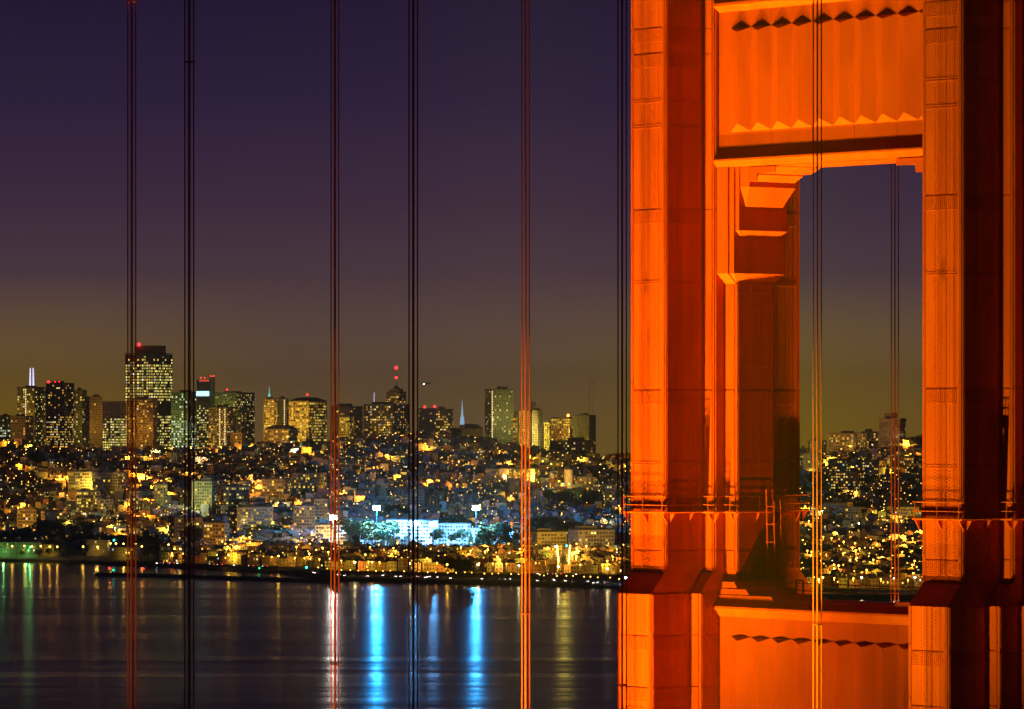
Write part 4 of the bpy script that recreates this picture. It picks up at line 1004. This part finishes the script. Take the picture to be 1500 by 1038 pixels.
for k in range(nb + 1):
    f = k / nb; u = 138 + (500 - 138) * f; Y = 4480 + (4290 - 4480) * f; pts.append(Vector((px(u, Y), Y + 8 * math.sin(f * 5), 0)))
for k in range(nb):
    p, q = pts[k], pts[k + 1]; hgt = 2.6 if k else 1.2; h2 = 2.6
    c = [(0, -6, -.6), (0, -1.6, 1), (0, 1.6, 1), (0, 6, -.6)]
    hh1, hh2 = hgt + rnd.uniform(-.3, .3), h2 + rnd.uniform(-.3, .3)
    bw.loft([(p.x, p.y - 6, -.6), (p.x, p.y - 1.6, hh1), (p.x, p.y + 1.6, hh1), (p.x, p.y + 6, -.6)][::-1], [(q.x, q.y - 6, -.6), (q.x, q.y - 1.6, hh2), (q.x, q.y + 1.6, hh2), (q.x, q.y + 6, -.6)][::-1])
bw.build('core', rock_m, t)
for k in range(150):
    f = rnd.random(); i = int(f * (nb - 1)); p = pts[i].lerp(pts[i + 1], rnd.random()); s = rnd.uniform(.6, 1.3)
    m = MB(); y_ = p.y + rnd.uniform(-4.5, 3); z_ = 2.6 - abs(y_ - p.y) * .55; m.ball((0, 0, 0), s, n=5, rings=4, sz=.7)
    inst('boulder', m.mesh('boulder', rock_m), t, (p.x, y_, z_), rnd.random() * 3)
def nav(u, v, m_, col, label):
    Y = EYE * FPX / (v + 6 - 606); X = px(u, Y); t = thing('harbour_beacon', label, 'beacon', (X, Y, -.3))
    q = MB(); q.tube((0, 0, 0), (0, 0, 4.2), .35, 6, .2); q.build('post', metal_m, t); beacon(t, 0, -.2, 4.6, .8, m_, 'lantern')
nav(160, 832, E_RED, None, 'red harbour light left of the green one off the headland')
nav(166, 835, E_GRN, None, 'green harbour light off the tip of the breakwater')
nav(210, 833, E_RED, None, 'red harbour light behind the breakwater right of dark red ropes')
nav(380, 832, E_GRN, None, 'small green harbour light near the breakwater root')
for u, v, Y, m_, lab in ((44, 801, 4905, E_GRN, 'bright green lamp on the headland pier shed'), (167, 791, 4900, E_CYN, 'blue green traffic signal on the headland road'), (814, 800, 4850, E_CYN, 'blue green traffic signal left of the lamp lit street'),
                         (830, 799, 4850, E_CYN, 'blue green traffic signal right of the lamp lit street'), (825, 708, 6200, E_GRN, 'green lamp under the round church tower, left of two'), (834, 708, 6200, E_GRN, 'green lamp under the round church tower, right of two'),
                         (917, 846, 4150, E_FLD, 'white blue dazzling lamp on the shore beside the left tower edge'), (1199, 849, 3960, E_SOD, 'large orange lamp on the shore behind the yellow ropes'), (449, 831, 4560, E_CYN, 'small blue lamp on the shore near the breakwater root')):
    X = px(u, Y); zb = ground(X, Y); H = zv(v, Y) - zb; t = thing('signal_lamp', lab, 'lamp', (X, Y, zb))
    q = MB(); q.tube((0, 0, 0), (0, 0, H), .16, 5); q.build('post', metal_m, t); beacon(t, 0, -.3, H + .5, 1.0, m_, 'lantern')
    if m_ in (E_FLD, E_SOD, E_GRN): light(t, (0, -2.5, H), 5e3, {E_FLD: BL, E_SOD: SOD, E_GRN: (.1, 1, .3)}[m_])
# pier sheds on the headland
for k, (u0, u1, v, Y) in enumerate(((-6, 24, 793, 4930), (26, 58, 793, 4935), (60, 88, 796, 4960), (128, 160, 790, 5010), (165, 205, 801, 4860))):
    lab = ['long green lit pier shed at the far left shore', 'green lit pier shed beside the bright green lamp', 'dark pier shed with a pale roof by the headland trees', 'orange lit toll house by the headland road', 'low dark kiosk under the headland road lamps'][k]
    X = px((u0 + u1) / 2, Y); zb = ground(X, Y) - .3; wl, rf, lt, dk = MB(), MB(), MB(), MB()
    t = thing('pier_shed', lab, 'shed', (X, Y, zb), GRID); house_geom((u1 - u0) / FPX * Y, 14, zv(v, Y) - zb, 'hip' if k < 3 else 'flat', (.2, .21, .15), rnd, wl, rf, lt, dk, .1)
    wl.build('wall', wall_m, t, tint=True); rf.build('roof', roof_m, t)
    if lt.f: tag(lt.build('lit_windows', glow_m, t, tint=True), kind='stuff')
    if dk.f: tag(dk.build('dark_windows', glass_m, t), kind='stuff')
    light(t, (0, -14, 7), 3.5e3, [(.3, 1, .25), (.3, 1, .25), SOD, (1, .5, .08), SOD][k])
# cars with their lamps on
CB = MB(); CB.loft([(-2.2, -.85, .3), (2.2, -.85, .3), (2.2, .85, .3), (-2.2, .85, .3)], [(-2.15, -.82, .85), (2.1, -.82, .8), (2.1, .82, .8), (-2.15, .82, .85)]); CBM = {}
for nm, c in (('silver', (.5, .5, .5)), ('black', (.02, .02, .02)), ('white', (.75, .75, .73)), ('red', (.35, .02, .02)), ('blue', (.04, .07, .2))): CBM[nm] = CB.mesh('body', mat(nm + '_car_paint', c, .3)[0])
CG = MB(); CG.loft([(-1.6, -.78, .86), (1.2, -.78, .82), (1.2, .78, .82), (-1.6, .78, .86)], [(-1.1, -.62, 1.42), (.5, -.62, 1.42), (.5, .62, 1.42), (-1.1, .62, 1.42)]); CGM = CG.mesh('cabin', glass_m)
CW = MB(); CW.tube((0, -.12, 0), (0, .12, 0), .33, 8); CWM = CW.mesh('wheel', tyre_m)
CH = MB(); CH.ball((0, 0, 0), .22, n=6, rings=4); CHM = CH.mesh('headlight', E_HEAD); CTM = CH.mesh('tail_light', E_TAIL)
def car(x, y, rz, colour, label, group, on=True):
    t = thing('parked_car', label, 'car', (x, y, ground(x, y) + .15), rz, group)
    inst('body', CBM[colour], t); inst('cabin', CGM, t)
    for sx in (-1.35, 1.35):
        for sy in (-.8, .8): inst('wheel', CWM, t, (sx, sy, .33))
    if on:
        for sy in (-.6, .6): inst('headlight', CHM, t, (2.2, sy, .65)); inst('tail_light', CTM, t, (-2.25, sy, .7))
    return t
for k in range(64):
    u = rnd.uniform(455, 915); Y = interp(SHORE, u) + rnd.uniform(22, 62); c = rnd.choice(list(CBM)); on = rnd.random() < .6
    car(px(u, Y), Y, -PI / 2 + rnd.uniform(-.5, .5) if on else rnd.uniform(-.3, .3), c, '%s car, %s, in the shore car-park %s' % (c, 'lamps on' if on else 'dark', near_word(u).replace('behind the shore car-park', 'near its middle')), 'cars in the shore car park', on)
for k, (u, c) in enumerate(((232, 'white'), (243, 'silver'), (252, 'white'), (262, 'black'), (310, 'white'), (322, 'silver'), (345, 'black'), (368, 'red'), (388, 'blue'), (790, 'silver'), (806, 'white'), (818, 'red'), (846, 'black'))):
    Y = front_y(max(236, u)) - 35; car(px(u, Y), Y, PI - .35 if k % 3 else -2.2, c, '%s car driving with lamps lit along the shore road %s' % (c, near_word(u)), 'cars on the shore road')
# airliner on its approach
Ya = 9000; X = px(622, Ya); t = thing('airliner', 'small airliner with lit landing lamps low over the skyline', 'airliner', (X, Ya, zv(561, Ya)), math.radians(205)); t.scale = (.6, .6, .6)
q = MB(); q.tube((-14, 0, 0), (14, 0, 0), 1.8, 10); q.tube((14, 0, 0), (18, 0, -.3), 1.8, 10, .4); q.tube((-14, 0, 0), (-20, 0, .8), 1.8, 10, .3); AP = mat('airliner_paint', (.6, .6, .62), .4)[0]; q.build('fuselage', AP, t)
for s in (-1, 1):
    q = MB(); q.loft([(3, s * 1.5, -.8), (-3, s * 1.5, -.8), (-6.5, s * 16, .6), (-4.8, s * 16, .6)], [(3, s * 1.5, -.3), (-3, s * 1.5, -.3), (-6.5, s * 16, .8), (-4.8, s * 16, .8)]); q.build('wing', AP, t)
    q = MB(); q.tube((3, s * 5.5, -1.6), (-.6, s * 5.5, -1.6), 1.1, 8, .8); q.build('engine', AP, t)
    q = MB(); q.loft([(-15, s * .5, .8), (-18, s * .5, .8), (-20, s * 6, 1.2), (-18.5, s * 6, 1.2)], [(-15, s * .5, 1), (-18, s * .5, 1), (-20, s * 6, 1.35), (-18.5, s * 6, 1.35)]); q.build('tailplane', AP, t)
    q = MB(); q.ball((3.2, s * 2.2, -1.2), 1.5, n=8, rings=6); q.build('landing_lamp', E_HEAD, t)
q = MB(); q.loft([(-14, -.2, 1.5), (-18, -.2, 1.5), (-20, -.2, 7), (-18, -.2, 7)], [(-14, .2, 1.5), (-18, .2, 1.5), (-20, .2, 7), (-18, .2, 7)]); q.build('fin', AP, t)

# look-alikes that still share a label are told apart by their order along the view
ORD = ['first', 'second', 'third', 'fourth', 'fifth', 'sixth', 'seventh', 'eighth', 'ninth', 'tenth', 'eleventh', 'twelfth', 'thirteenth', 'fourteenth', 'fifteenth', 'sixteenth', 'seventeenth', 'eighteenth']
same = {}
for o in C.objects:
    if o.parent is None and o.get('label') and o.get('group'): same.setdefault((o['label'], o['group']), []).append(o)
for (lab, grp), os_ in same.items():
    if 1 < len(os_) <= 18:
        for k, o in enumerate(sorted(os_, key=lambda o: o.location.x / o.location.y)):
            o['label'] = lab + (', leftmost' if k == 0 else ', rightmost' if k == len(os_) - 1 else ', %s from left' % ORD[k])
